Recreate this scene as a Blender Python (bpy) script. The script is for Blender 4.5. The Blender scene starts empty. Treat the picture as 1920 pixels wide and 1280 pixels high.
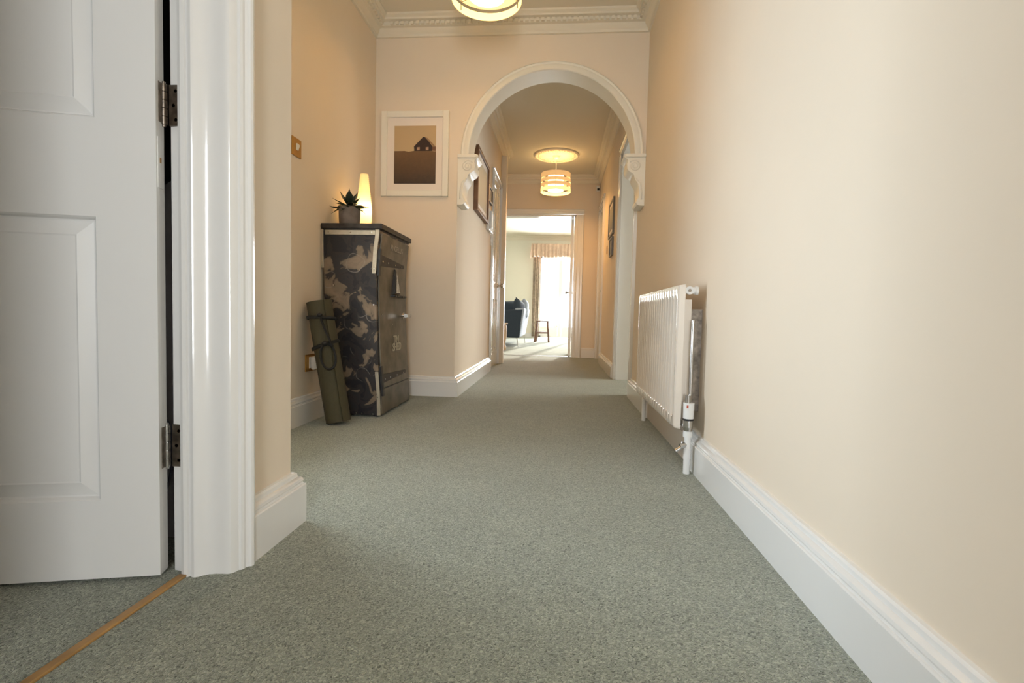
import bpy, bmesh, math, random
from mathutils import Vector, Matrix
random.seed(4)
C = bpy.context.scene.collection
S = bpy.context.scene
PI = math.pi

# ---------------------------------------------------------------- camera, world, light, exposure
cd = bpy.data.cameras.new('camera'); cam = bpy.data.objects.new('camera', cd); C.objects.link(cam)
cd.sensor_width = 36; cd.lens = 36*964.6/1920; cd.clip_start = .02; cd.clip_end = 200
yaw, pitch, roll = math.radians(-5.042), math.radians(-2.861), math.radians(1.365)
fw = Vector((math.sin(yaw)*math.cos(pitch), math.cos(yaw)*math.cos(pitch), math.sin(pitch)))
rt = Vector((math.cos(yaw), -math.sin(yaw), 0)); up = rt.cross(fw)
r2 = math.cos(roll)*rt + math.sin(roll)*up; u2 = -math.sin(roll)*rt + math.cos(roll)*up
M = Matrix((r2, u2, -fw)).transposed().to_4x4(); M.translation = (0, 0, .56)
cam.matrix_world = M
S.camera = cam
S.view_settings.view_transform = 'Standard'; S.view_settings.look = 'None'
S.view_settings.gamma = 1; S.view_settings.use_curve_mapping = False
S.view_settings.exposure = 0.0

w = bpy.data.worlds.new('sky'); S.world = w; w.use_nodes = True
bg = w.node_tree.nodes['Background']
bg.inputs[0].default_value = (.90, .95, 1.0, 1); bg.inputs[1].default_value = 4.5

def lamp(name, kind, loc, power, col, rot=None, **kw):
    l = bpy.data.lights.new(name, kind); l.energy = power; l.color = col
    for k, v in kw.items(): setattr(l, k, v)
    o = bpy.data.objects.new(name, l); C.objects.link(o); o.location = loc
    if rot: o.rotation_euler = rot
    return o
sun = lamp('sun', 'SUN', (1, 16, 6), 8.0, (1, .93, .80), angle=.02)
sun.rotation_euler = Vector((-.16, -1, -.30)).to_track_quat('-Z', 'Y').to_euler()
# daylight standing in the windows behind the camera and at the garden end
lamp('daylight_front_window', 'AREA', (.22, -1.62, .95), 24, (.96, .98, 1.0), (math.radians(90), 0, 0), shape='RECTANGLE', size=.5, size_y=1.4, spread=math.radians(120))
aim = lambda v: Vector(v).to_track_quat('-Z', 'Y').to_euler()
lamp('daylight_front_door', 'AREA', (-1.72, 1.98, .85), 19, (.76, .88, 1.0), aim((2.2, -1.05, -.12)), shape='RECTANGLE', size=.9, size_y=1.2, spread=math.radians(95))
lamp('daylight_right_room', 'AREA', (3.12, 4.75, 1.75), 20, (1.0, .95, .84), aim((-3.1, -.45, -1.9)), shape='RECTANGLE', size=1.5, size_y=1.0, spread=math.radians(100))
lamp('daylight_garden_window', 'AREA', (.55, 13.62, 1.1), 600, (.98, .98, 1.0), (math.radians(-90), 0, 0), shape='RECTANGLE', size=2.1, size_y=2.0)

# ---------------------------------------------------------------- materials
def s2l(c):
    return tuple((v/255/12.92 if v/255 <= .04045 else ((v/255+.055)/1.055)**2.4) for v in c)
def mat(name, col, rough=.5, metal=0, spec=.5, bump=None, noise=None, coat=0, trans=None, emit=None):
    """col: linear rgb.  bump=(scale,strength,dist)  noise=(scale, amount) colour variation"""
    m = bpy.data.materials.new(name); m.use_nodes = True
    nt = m.node_tree; b = nt.nodes['Principled BSDF']
    b.inputs['Base Color'].default_value = (*col, 1); b.inputs['Roughness'].default_value = rough
    b.inputs['Metallic'].default_value = metal; b.inputs['Specular IOR Level'].default_value = spec
    b.inputs['Coat Weight'].default_value = coat
    tc = nt.nodes.new('ShaderNodeTexCoord')
    if noise:
        n = nt.nodes.new('ShaderNodeTexNoise'); n.inputs['Scale'].default_value = noise[0]; n.inputs['Detail'].default_value = 6
        nt.links.new(tc.outputs['Object'], n.inputs['Vector'])
        r = nt.nodes.new('ShaderNodeValToRGB'); a = noise[1]
        r.color_ramp.elements[0].position = .3; r.color_ramp.elements[1].position = .7
        r.color_ramp.elements[0].color = (*[c*(1-a) for c in col], 1); r.color_ramp.elements[1].color = (*[min(1, c*(1+a)) for c in col], 1)
        nt.links.new(n.outputs['Fac'], r.inputs[0]); nt.links.new(r.outputs[0], b.inputs['Base Color'])
    if bump:
        n = nt.nodes.new('ShaderNodeTexNoise'); n.inputs['Scale'].default_value = bump[0]; n.inputs['Detail'].default_value = 4
        nt.links.new(tc.outputs['Object'], n.inputs['Vector'])
        bp = nt.nodes.new('ShaderNodeBump'); bp.inputs['Strength'].default_value = bump[1]; bp.inputs['Distance'].default_value = bump[2]
        nt.links.new(n.outputs['Fac'], bp.inputs['Height']); nt.links.new(bp.outputs[0], b.inputs['Normal'])
    if emit:
        b.inputs['Emission Color'].default_value = (*emit[0], 1); b.inputs['Emission Strength'].default_value = emit[1]
    return m
WALL = mat('wall_paint', (.78, .675, .545), .85, spec=.15, bump=(9, .12, .01), noise=(2.5, .015))
WALL2 = mat('living_wall_paint', (.80, .765, .66), .6)
CEIL = mat('ceiling_paint', (.78, .71, .58), .7)
TRIM = mat('white_gloss', (.80, .79, .77), .16, spec=.5, bump=(25, .04, .004), coat=.3)
DOORW = mat('white_door_gloss', (.80, .79, .77), .20, bump=(18, .06, .004), coat=.2)
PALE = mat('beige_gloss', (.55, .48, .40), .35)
RADM = mat('radiator_enamel', (.78, .71, .63), .12, coat=.4)
CHROME = mat('chrome', (.55, .54, .53), .22, 1)
STEEL = mat('aged_steel', (.22, .19, .16), .33, 1, noise=(60, .4))
BRASS = mat('brass', (.55, .30, .08), .32, 1)
BLACK = mat('black_plastic', (.012, .012, .014), .4)
WHITEP = mat('white_plastic', (.80, .80, .79), .3)
PAPER = mat('mount_card', (.80, .72, .64), .8)
FRAMEW = mat('white_frame', (.82, .78, .68), .45)
WOODF = mat('brown_frame_wood', (.16, .075, .035), .45, noise=(14, .25))
STOOLW = mat('stool_wood', (.16, .07, .035), .45, noise=(10, .3))
PALEW = mat('pale_wood', (.50, .34, .22), .5, noise=(8, .2))
OAKT = mat('threshold_wood', (.40, .22, .07), .45, noise=(14, .25))
NAVY = mat('navy_fabric', (.028, .042, .065), .85, bump=(300, .3, .002))
BLUEG = mat('pale_blue_and_sunlit_navy_fabric', (.33, .37, .46), .85, bump=(300, .3, .002))  # own colour of the cushion; on the sofa back, sunlight painted over navy
MATG = mat('olive_mat_foam', (.058, .050, .025), .75, bump=(260, .35, .002), noise=(6, .1))
STRAP = mat('black_webbing', (.006, .007, .008), .7)
CURT = mat('curtain_fabric', (.44, .35, .27), .85, noise=(18, .25))
PELM = mat('pelmet_fabric', (.60, .44, .33), .85, noise=(12, .15))
POT = mat('grey_stone_pot', (.17, .135, .11), .75, bump=(50, .3, .003), noise=(18, .25))
LEAF = mat('succulent_leaf', (.018, .028, .012), .5, noise=(25, .3))
ALU = mat('brushed_aluminium_strip', (.50, .45, .36), .38, .6, noise=(30, .12))
GREYW = mat('grey_room_wall', (.72, .71, .76), .6)
COATM = mat('dark_cloth', (.008, .008, .010), .9)
SOIL = mat('potting_soil', (.02, .014, .010), .9)

def carpet():
    m = bpy.data.materials.new('carpet_pile'); m.use_nodes = True; nt = m.node_tree; b = nt.nodes['Principled BSDF']
    b.inputs['Roughness'].default_value = .95; b.inputs['Specular IOR Level'].default_value = .12
    b.inputs['Sheen Weight'].default_value = .45; b.inputs['Sheen Roughness'].default_value = .45
    tc = nt.nodes.new('ShaderNodeTexCoord')
    def noise(sc, det=4):
        n = nt.nodes.new('ShaderNodeTexNoise'); n.inputs['Scale'].default_value = sc; n.inputs['Detail'].default_value = det
        n.inputs['Roughness'].default_value = .65
        nt.links.new(tc.outputs['Object'], n.inputs['Vector']); return n
    mid = noise(5, 4)
    def vor(sc):
        v = nt.nodes.new('ShaderNodeTexVoronoi'); v.voronoi_dimensions = '2D'; v.inputs['Scale'].default_value = sc
        nt.links.new(wp.outputs[0], v.inputs['Vector']); return v
    wn = noise(120, 2); sc_ = nt.nodes.new('ShaderNodeVectorMath'); sc_.operation = 'SCALE'; sc_.inputs['Scale'].default_value = .012
    wp = nt.nodes.new('ShaderNodeVectorMath'); wp.operation = 'ADD'
    nt.links.new(wn.outputs['Color'], sc_.inputs[0]); nt.links.new(sc_.outputs[0], wp.inputs[0]); nt.links.new(tc.outputs['Object'], wp.inputs[1])
    v1 = vor(380)
    sx = nt.nodes.new('ShaderNodeSeparateXYZ'); nt.links.new(v1.outputs['Color'], sx.inputs[0])
    r = nt.nodes.new('ShaderNodeValToRGB'); r.color_ramp.elements[0].position = .0; r.color_ramp.elements[1].position = 1
    r.color_ramp.elements[0].color = (.10, .112, .080, 1); r.color_ramp.elements[1].color = (.50, .53, .42, 1)
    e_ = r.color_ramp.elements.new(.18); e_.color = (.21, .23, .175, 1)
    e_ = r.color_ramp.elements.new(.80); e_.color = (.34, .365, .285, 1)
    nt.links.new(sx.outputs['X'], r.inputs[0])
    mx = nt.nodes.new('ShaderNodeMix'); mx.data_type = 'RGBA'; mx.blend_type = 'MULTIPLY'; mx.inputs[0].default_value = .5
    r2_ = nt.nodes.new('ShaderNodeValToRGB'); r2_.color_ramp.elements[0].position = .35; r2_.color_ramp.elements[1].position = .65
    r2_.color_ramp.elements[0].color = (.80, .80, .80, 1); r2_.color_ramp.elements[1].color = (1, 1, 1, 1)
    nt.links.new(mid.outputs['Fac'], r2_.inputs[0])
    nt.links.new(r.outputs[0], mx.inputs[6]); nt.links.new(r2_.outputs[0], mx.inputs[7]); nt.links.new(mx.outputs[2], b.inputs['Base Color'])
    h = v1
    bp = nt.nodes.new('ShaderNodeBump'); bp.inputs['Strength'].default_value = .6; bp.inputs['Distance'].default_value = .004
    nt.links.new(h.outputs['Distance'], bp.inputs['Height']); bp.invert = True; nt.links.new(bp.outputs[0], b.inputs['Normal'])
    return m
CARPET = carpet()

def camo():
    m = bpy.data.materials.new('scorched_camouflage_steel'); m.use_nodes = True; nt = m.node_tree; b = nt.nodes['Principled BSDF']
    b.inputs['Roughness'].default_value = .42; b.inputs['Metallic'].default_value = .35
    tc = nt.nodes.new('ShaderNodeTexCoord')
    n = nt.nodes.new('ShaderNodeTexNoise'); n.inputs['Scale'].default_value = 10; n.inputs['Detail'].default_value = 3.5; n.inputs['Distortion'].default_value = .7
    nt.links.new(tc.outputs['Object'], n.inputs['Vector'])
    r = nt.nodes.new('ShaderNodeValToRGB'); e = r.color_ramp.elements; r.color_ramp.interpolation = 'LINEAR'
    e[0].position = 0; e[0].color = (.020, .021, .024, 1)
    e[1].position = 1; e[1].color = (.20, .14, .09, 1)
    for p, c in ((.40, (.022, .022, .026)), (.43, (.045, .036, .036)), (.50, (.035, .034, .037)), (.53, (.042, .036, .035)), (.55, (.20, .15, .105)), (.66, (.27, .20, .14))):
        x = e.new(p); x.color = (*c, 1)
    nt.links.new(n.outputs['Fac'], r.inputs[0])
    # thin bright arcs scratched by a grinder
    wv = nt.nodes.new('ShaderNodeTexVoronoi'); wv.feature = 'F1'; wv.inputs['Scale'].default_value = 8.5
    n2 = nt.nodes.new('ShaderNodeTexNoise'); n2.inputs['Scale'].default_value = 3
    nt.links.new(tc.outputs['Object'], n2.inputs['Vector'])
    ad = nt.nodes.new('ShaderNodeVectorMath'); ad.operation = 'ADD'
    sc = nt.nodes.new('ShaderNodeVectorMath'); sc.operation = 'SCALE'; sc.inputs['Scale'].default_value = .25
    nt.links.new(n2.outputs['Color'], sc.inputs[0]); nt.links.new(sc.outputs[0], ad.inputs[0]); nt.links.new(tc.outputs['Object'], ad.inputs[1])
    nt.links.new(ad.outputs[0], wv.inputs['Vector'])
    rr = nt.nodes.new('ShaderNodeValToRGB'); rr.color_ramp.elements[0].position = .385; rr.color_ramp.elements[0].color = (0, 0, 0, 1)
    rr.color_ramp.elements[1].position = .435; rr.color_ramp.elements[1].color = (0, 0, 0, 1)
    q_ = rr.color_ramp.elements.new(.41); q_.color = (.8, .8, .8, 1)
    nt.links.new(wv.outputs['Distance'], rr.inputs[0])
    n3 = nt.nodes.new('ShaderNodeTexNoise'); n3.inputs['Scale'].default_value = 6
    nt.links.new(tc.outputs['Object'], n3.inputs['Vector'])
    ml = nt.nodes.new('ShaderNodeMath'); ml.operation = 'MULTIPLY'
    gt = nt.nodes.new('ShaderNodeValToRGB'); gt.color_ramp.elements[0].position = .5; gt.color_ramp.elements[1].position = .62
    nt.links.new(n3.outputs['Fac'], gt.inputs[0]); nt.links.new(gt.outputs[0], ml.inputs[0]); nt.links.new(rr.outputs[0], ml.inputs[1])
    mx = nt.nodes.new('ShaderNodeMix'); mx.data_type = 'RGBA'
    nt.links.new(ml.outputs[0], mx.inputs[0]); nt.links.new(r.outputs[0], mx.inputs[6]); mx.inputs[7].default_value = (.35, .31, .27, 1)
    nt.links.new(mx.outputs[2], b.inputs['Base Color'])
    return m
CAMO = camo()
DOORM = mat('mottled_brushed_steel', (.15, .128, .098), .40, .45, noise=(11, .38), bump=(40, .1, .002))
LIDM = mat('dark_lid_steel', (.045, .038, .034), .42, .4, noise=(20, .5))
DARKM = mat('black_iron', (.020, .019, .020), .45, .3)
STRAPM = mat('brown_iron_strap', (.045, .036, .033), .5, .4)
LETTER = mat('pale_letters', (.48, .43, .33), .5)
LETTER2 = mat('faint_letters', (.36, .31, .25), .5)

def glow(name, col, strength, mixc=(1, .85, .6), tr=.5):
    """lit lampshade: thin translucent cloth that glows a little of its own"""
    m = bpy.data.materials.new(name); m.use_nodes = True; nt = m.node_tree; nt.nodes.clear()
    o = nt.nodes.new('ShaderNodeOutputMaterial'); d = nt.nodes.new('ShaderNodeBsdfDiffuse'); t = nt.nodes.new('ShaderNodeBsdfTranslucent')
    d.inputs[0].default_value = (*mixc, 1); t.inputs[0].default_value = (*mixc, 1)
    e = nt.nodes.new('ShaderNodeEmission'); e.inputs[0].default_value = (*col, 1); e.inputs[1].default_value = strength
    mx = nt.nodes.new('ShaderNodeMixShader'); mx.inputs[0].default_value = tr
    ad = nt.nodes.new('ShaderNodeAddShader')
    nt.links.new(d.outputs[0], mx.inputs[1]); nt.links.new(t.outputs[0], mx.inputs[2])
    nt.links.new(mx.outputs[0], ad.inputs[0]); nt.links.new(e.outputs[0], ad.inputs[1]); nt.links.new(ad.outputs[0], o.inputs[0])
    return m
BAND = glow('lit_shade_band', (1, .62, .26), .28, (.8, .68, .5), .3)
BANDLOW = glow('lit_shade_lower_band', (1, .80, .30), .85, (.8, .7, .5), .3)
INNER = glow('lit_inner_shade', (1, .88, .55), 2.2, (.8, .75, .6), .5)
TLAMP = glow('lit_paper_lamp', (1, .70, .24), .42, (.8, .7, .5), .5)
BULB = mat('lit_bulb', (1, 1, 1), .4, emit=((1, .85, .55), 12))

def glassmat():
    m = bpy.data.materials.new('window_glass'); m.use_nodes = True; nt = m.node_tree; nt.nodes.clear()
    o = nt.nodes.new('ShaderNodeOutputMaterial'); t = nt.nodes.new('ShaderNodeBsdfTransparent'); g = nt.nodes.new('ShaderNodeBsdfGlossy')
    g.inputs['Roughness'].default_value = .02; t.inputs[0].default_value = (.97, .98, .98, 1)
    mx = nt.nodes.new('ShaderNodeMixShader'); mx.inputs[0].default_value = .06
    nt.links.new(t.outputs[0], mx.inputs[1]); nt.links.new(g.outputs[0], mx.inputs[2]); nt.links.new(mx.outputs[0], o.inputs[0])
    return m
GLASS = glassmat()

# ---------------------------------------------------------------- mesh helpers
class MB:
    def __init__(s): s.v = []; s.f = []; s.sm = False
    def box(s, x0, x1, y0, y1, z0, z1):
        n = len(s.v); s.v += [(x, y, z) for x in (x0, x1) for y in (y0, y1) for z in (z0, z1)]
        s.f += [tuple(n+i for i in q) for q in ((0, 1, 3, 2), (4, 6, 7, 5), (0, 4, 5, 1), (2, 3, 7, 6), (0, 2, 6, 4), (1, 5, 7, 3))]
        return s
    def add(s, vs, fs):
        n = len(s.v); s.v += [tuple(v) for v in vs]; s.f += [tuple(n+i for i in q) for q in fs]; return s
    def loft(s, rings, cap=True, closed=True):
        n = len(s.v); k = len(rings[0])
        for r in rings: s.v += [tuple(p) for p in r]
        kk = k if closed else k-1
        for i in range(len(rings)-1):
            for j in range(kk):
                s.f.append((n+i*k+j, n+i*k+(j+1) % k, n+(i+1)*k+(j+1) % k, n+(i+1)*k+j))
        if cap and closed:
            s.f.append(tuple(n+j for j in range(k))[::-1]); s.f.append(tuple(n+(len(rings)-1)*k+j for j in range(k)))
        return s
    def cyl(s, p0, p1, r0, r1=None, seg=20, cap=True):
        r1 = r0 if r1 is None else r1; a = Vector(p0); b = Vector(p1); d = (b-a).normalized()
        u = d.orthogonal().normalized(); v = d.cross(u)
        return s.loft([[a+(u*math.cos(t)+v*math.sin(t))*r0 for t in [2*PI*i/seg for i in range(seg)]],
                       [b+(u*math.cos(t)+v*math.sin(t))*r1 for t in [2*PI*i/seg for i in range(seg)]]], cap)
    def lathe(s, prof, c=(0, 0), seg=40, cap=False):
        return s.loft([[(c[0]+r*math.cos(2*PI*i/seg), c[1]+r*math.sin(2*PI*i/seg), z) for i in range(seg)] for r, z in prof], cap)
    def tube(s, pts, r, seg=8, flat=None, cap=True):
        P = [Vector(p) for p in pts]; rings = []
        pu = None
        for i, p in enumerate(P):
            d = (P[min(i+1, len(P)-1)]-P[max(i-1, 0)]).normalized()
            if pu is None: pu = d.orthogonal().normalized() if flat is None else (flat - d*flat.dot(d)).normalized()
            else: pu = (pu-d*pu.dot(d)).normalized()
            v = d.cross(pu)
            ra, rb = (r, r) if not isinstance(r, tuple) else r
            rings.append([p+pu*math.cos(2*PI*j/seg)*ra+v*math.sin(2*PI*j/seg)*rb for j in range(seg)])
        return s.loft(rings, cap)
    def sweep(s, path, prof, closed=False):
        """path: xy points, room to the LEFT of travel; prof: (distance into room, z)"""
        n = len(path); rings = []
        for i, p in enumerate(path):
            p = Vector(p)
            a = Vector(path[i-1]) if (i > 0 or closed) else None
            b = Vector(path[(i+1) % n]) if (i < n-1 or closed) else None
            ns = []
            if a is not None: d = (p-a).normalized(); ns.append(Vector((-d.y, d.x)))
            if b is not None: d = (b-p).normalized(); ns.append(Vector((-d.y, d.x)))
            o = ns[0] if len(ns) == 1 else (ns[0]+ns[1])/(1+ns[0].dot(ns[1]))
            rings.append([(p.x+o.x*d_, p.y+o.y*d_, z) for d_, z in prof])
        if closed: rings.append(rings[0])
        return s.loft(rings, cap=not closed)
    def build(s, name, m, parent=None, smooth=False, bevel=0, auto=None):
        me = bpy.data.meshes.new(name); me.from_pydata(s.v, [], s.f)
        bm = bmesh.new(); bm.from_mesh(me); bmesh.ops.recalc_face_normals(bm, faces=bm.faces); bm.to_mesh(me); bm.free()
        o = bpy.data.objects.new(name, me); C.objects.link(o); me.materials.append(m)
        if smooth:
            for p in me.polygons: p.use_smooth = True
            if auto:
                me.set_sharp_from_angle(angle=math.radians(auto))
        if bevel:
            b = o.modifiers.new('bevel', 'BEVEL'); b.width = bevel; b.segments = 2; b.limit_method = 'ANGLE'
        if parent:
            o.parent = parent; o.matrix_parent_inverse = parent.matrix_basis.inverted()
        return o
SPLIT = {'wall_brackets': 'wall_bracket', 'strap_band': 'strap_band', 'rivets': 'rivet', 'feet': 'foot', 'hinge_bolts': 'bolt', 'ledge_bolts': 'bolt', 'screw_heads': 'screw', 'strap_buckles': 'strap_buckle'}
def Box(*a): return MB().box(*a)
def tag(o, label, cat, group=None):
    o['label'] = label; o['category'] = cat
    if group: o['group'] = group
    return o
def empty(name, loc, label, cat, group=None):
    o = bpy.data.objects.new(name, None); C.objects.link(o); o.location = loc; o.empty_display_size = .1
    return tag(o, label, cat, group)
def struct(o, label=None, cat='wall'):
    o['kind'] = 'structure'
    if label: o['label'] = label
    o['category'] = cat
    return o
def wallm(name, boxes, m, label, cat='wall'):
    mb = MB()
    for b in boxes: mb.box(*b)
    return struct(mb.build(name, m), label, cat)

# ---------------------------------------------------------------- plan constants (metres)
XR, XL, XN, XC = .535, -.685, -1.265, -.695      # right wall, near left wall, niche wall, passage left wall
YC, YA, YB, YE, YF = 1.27, 3.445, 3.61, 6.20, 7.24
ZT, ZL = 2.50, 2.63
Y0 = -1.5

# ---------------------------------------------------------------- floor and ceiling
struct(Box(-3.5, 3.0, Y0-.1, 13.4, -.1, 0).build('floor', CARPET), 'grey-green cut pile carpet covering the whole hall', 'carpet')
struct(Box(-3.6, 1.0, Y0-.1, YA+.1, ZT, ZT+.1).build('ceiling', CEIL), 'off-white ceiling of the near hall around the closer pendant light', 'ceiling')
struct(Box(-1.8, 1.0, YB-.1, YF+.05, ZT, ZT+.1).build('ceiling', CEIL), 'off-white ceiling beyond the arch around the plaster rose', 'ceiling')
struct(Box(-3.6, 3.1, YF+.06, 13.6, ZL, ZL+.1).build('ceiling', CEIL), 'cream ceiling of the sunlit living room through the far doorway', 'ceiling')

# ---------------------------------------------------------------- walls
DY0, DY1 = 3.80, 4.75      # right side doorway just past the arch
wallm('wall_right', [(XR, .69, Y0, DY0, 0, ZT), (XR, .69, DY0, DY1, 2.02, ZT), (XR, .69, DY1, 6.50, 0, ZT), (XR, .69, 6.50, 7.14, 2.0, ZT), (XR, .69, 7.14, YF+.1, 0, ZT), (.69, .75, Y0, DY0, 0, ZT), (.69, .75, DY0, DY1, 2.02, ZT), (.69, .75, DY1, YF+.1, 0, ZT)], WALL, 'long cream right-hand wall of the hall behind the radiator')
FD0, FD1 = 1.33, 2.12     # glazed front door in the niche wall, hidden behind the near wall end
wallm('wall_left', [(-.80, XL, 1.02, YC, 0, ZT), (-3.5, -.81, 1.17, YC, 0, ZT), (-.81, XL, .17, 1.02, 2.05, ZT), (-.81, XL, Y0, .17, 0, ZT)], WALL, 'narrow cream wall strip between the open white door and the niche')
wallm('wall_niche', [(XN-.12, XN, YC, FD0, 0, ZT), (XN-.12, XN, FD0, FD1, 2.05, ZT), (XN-.12, XN, FD1, YB, 0, ZT)], WALL, 'cream side wall of the niche behind the metal cabinet')
wallm('wall_right_room', [(.75, 3.0, 2.9, 3.0, 0, ZT), (.75, 3.0, 5.7, 5.8, 0, ZT), (2.95, 3.0, 3.0, 3.7, 0, ZT), (2.95, 3.0, 5.5, 5.7, 0, ZT), (2.95, 3.0, 3.7, 5.5, 0, .4), (2.95, 3.0, 3.7, 5.5, 2.05, ZT)], WALL2, 'walls of the daylit room through the right doorway')
struct(Box(.75, 3.05, 2.9, 5.8, ZT, ZT+.1).build('ceiling', CEIL), 'ceiling of the room through the right doorway', 'ceiling')
wallm('wall_back', [(-3.6, -.06, Y0-.12, Y0, 0, ZT), (.5, .75, Y0-.12, Y0, 0, ZT), (-.06, .5, Y0-.12, Y0, 0, .2), (-.06, .5, Y0-.12, Y0, 1.75, ZT)], WALL, 'wall behind the camera around the front window')
wallm('wall_side_room', [(-3.6, -3.5, Y0, YC, 0, ZT), (-3.5, -.83, 1.155, 1.17, 0, ZT)], GREYW, 'grey side room wall glimpsed through the gap beside the door hinges')
wallm('wall_passage', [(XC-.15, XC, YB, 5.25, 0, ZT), (XC-.15, XC, 5.25, 5.95, 2.02, ZT), (XC-.15, XC, 5.95, YE, 0, ZT), (XC-.15, XC-.04, 5.25, 5.95, 0, 2.02), (-1.6, XC-.15, YE-.1, YE, 0, ZT), (-1.7, -1.6, YE-.1, YF+.1, 0, ZT)], WALL, 'cream left wall of the passage beyond the arch')
OX0, OX1, OZ = -.86, .215, 1.97
wallm('wall_far', [(-1.6, OX0, YF, YF+.12, 0, ZT), (OX1, XR, YF, YF+.12, 0, ZT), (OX0, OX1, YF, YF+.12, OZ, ZT)], WALL, 'cream end wall around the doorway to the living room')
wallm('wall_living', [(-3.5, OX0, YF+.12, YF+.16, 0, ZL), (OX1, 3.0, YF+.12, YF+.16, 0, ZL), (OX0, OX1, YF+.12, YF+.16, OZ, ZL), (-3.6, -3.5, YF+.12, 13.4, 0, ZL), (3.0, 3.1, YF+.12, 13.4, 0, ZL)], WALL2, 'pale cream inner walls of the living room')
WX0, WX1, WZ = -.50, 1.65, 2.12
wallm('wall_garden', [(-3.6, WX0, 13.4, 13.55, 0, ZL), (WX1, 3.1, 13.4, 13.55, 0, ZL), (WX0, WX1, 13.4, 13.55, WZ, ZL)], WALL2, 'pale cream living room wall beside the curtained window')

# arch wall: left pier, spandrel with a semicircular hole
AX, AZ, AR = -.078, 1.62, .565
mb = Box(XN, XC, YA, YB, 0, ZT)
N = 40
pts = [(AX-AR*math.cos(PI*i/N), AZ+AR*math.sin(PI*i/N)) for i in range(N+1)]
out = []
for x, z in pts:   # matching points on the rectangle
    dx, dz = x-AX, z-AZ
    t = min(((XC-AX)/dx if dx < 0 else 9e9), ((XR-AX)/dx if dx > 1e-9 else 9e9), ((ZT-AZ)/dz if dz > 1e-9 else 9e9))
    out.append((AX+dx*t, AZ+dz*t))
# make sure rectangle corners are present
rings = []
for (x, z), (X, Z) in zip(pts, out): rings.append([(x, YA, z), (X, YA, Z), (X, YB, Z), (x, YB, z)])
for i in range(N):
    n = len(mb.v); mb.v += rings[i]+rings[i+1]
    mb.f += [(n, n+1, n+5, n+4), (n+3, n+2, n+6, n+7), (n, n+3, n+7, n+4), (n+1, n+2, n+6, n+5)]
def cornerfill(i, cx, cz):
    (X0, Z0), (X1, Z1) = out[i], out[i+1]
    n = len(mb.v); mb.v += [(X0, YA, Z0), (cx, YA, cz), (X1, YA, Z1), (X0, YB, Z0), (cx, YB, cz), (X1, YB, Z1)]
    mb.f += [(n, n+1, n+2), (n+3, n+4, n+5)]
for i in range(N):
    (X0, Z0), (X1, Z1) = out[i], out[i+1]
    if abs(X0-XC) < 1e-6 and abs(Z1-ZT) < 1e-6 and abs(X1-XC) > 1e-6: cornerfill(i, XC, ZT)
    if abs(Z0-ZT) < 1e-6 and abs(X1-XR) < 1e-6 and abs(X0-XR) > 1e-6: cornerfill(i, XR, ZT)
struct(mb.build('wall_arch', WALL), 'cream wall pierced by the round arch', 'wall')
# arch moulding
prof = [(.598, YA+.001), (.598, YA-.012), (.590, YA-.020), (.580, YA-.014), (.570, YA-.020), (.545, YA-.020), (.540, YA-.014), (.540, YB+.004), (.566, YB+.004), (.566, YA+.001)]
mb = MB().loft([[(AX-r*math.cos(PI*i/56), y, AZ+r*math.sin(PI*i/56)) for r, y in prof] for i in range(57)])
struct(mb.build('trim_1', FRAMEW, smooth=True, auto=35), 'off-white round moulding lining the arch', 'arch trim')

# corbels
def corbel(side, label):
    x0 = XC if side > 0 else XR
    P = [(0, 1.622), (.136, 1.622), (.138, 1.606), (.128, 1.596), (.116, 1.588), (.112, 1.576), (.118, 1.556), (.116, 1.532), (.104, 1.512), (.086, 1.502), (.074, 1.492), (.070, 1.476),
         (.062, 1.456), (.048, 1.438), (.040, 1.412), (.036, 1.375), (.038, 1.345), (.050, 1.328), (.054, 1.312), (.046, 1.298), (.028, 1.292), (0, 1.292)]
    t = empty('corbel', (x0, YA-.02, 1.292), label, 'corbel', 'carved corbels under the arch')
    mb = MB().loft([[(x0+side*d, y, z) for d, z in P] for y in (YA-.012, YB)])
    mb.build('bracket', FRAMEW, t, smooth=True, auto=40, bevel=.002)
    Box(min(x0, x0+side*.128), max(x0, x0+side*.128), YA-.024, YA-.012, 1.60, 1.622).build('cap', FRAMEW, t, bevel=.003)
    # volute spiral on the face
    cx, cz = x0+side*.068, 1.548
    pts = [(cx+side*(.034*(1-k/34)+.004)*math.cos(k*.42+.6), YA-.013, cz+(.034*(1-k/34)+.004)*math.sin(k*.42+.6)) for k in range(32)]
    MB().tube(pts, .0042, 6).build('scroll', FRAMEW, t, smooth=True)
    MB().tube([(x0+side*.06, YA-.013, 1.47), (x0+side*.03, YA-.013, 1.44), (x0+side*.018, YA-.013, 1.38), (x0+side*.02, YA-.013, 1.33)], .004, 6).build('rib', FRAMEW, t, smooth=True)
corbel(1, 'carved scroll corbel holding the left end of the arch')
corbel(-1, 'carved scroll corbel holding the right end of the arch')

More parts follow.
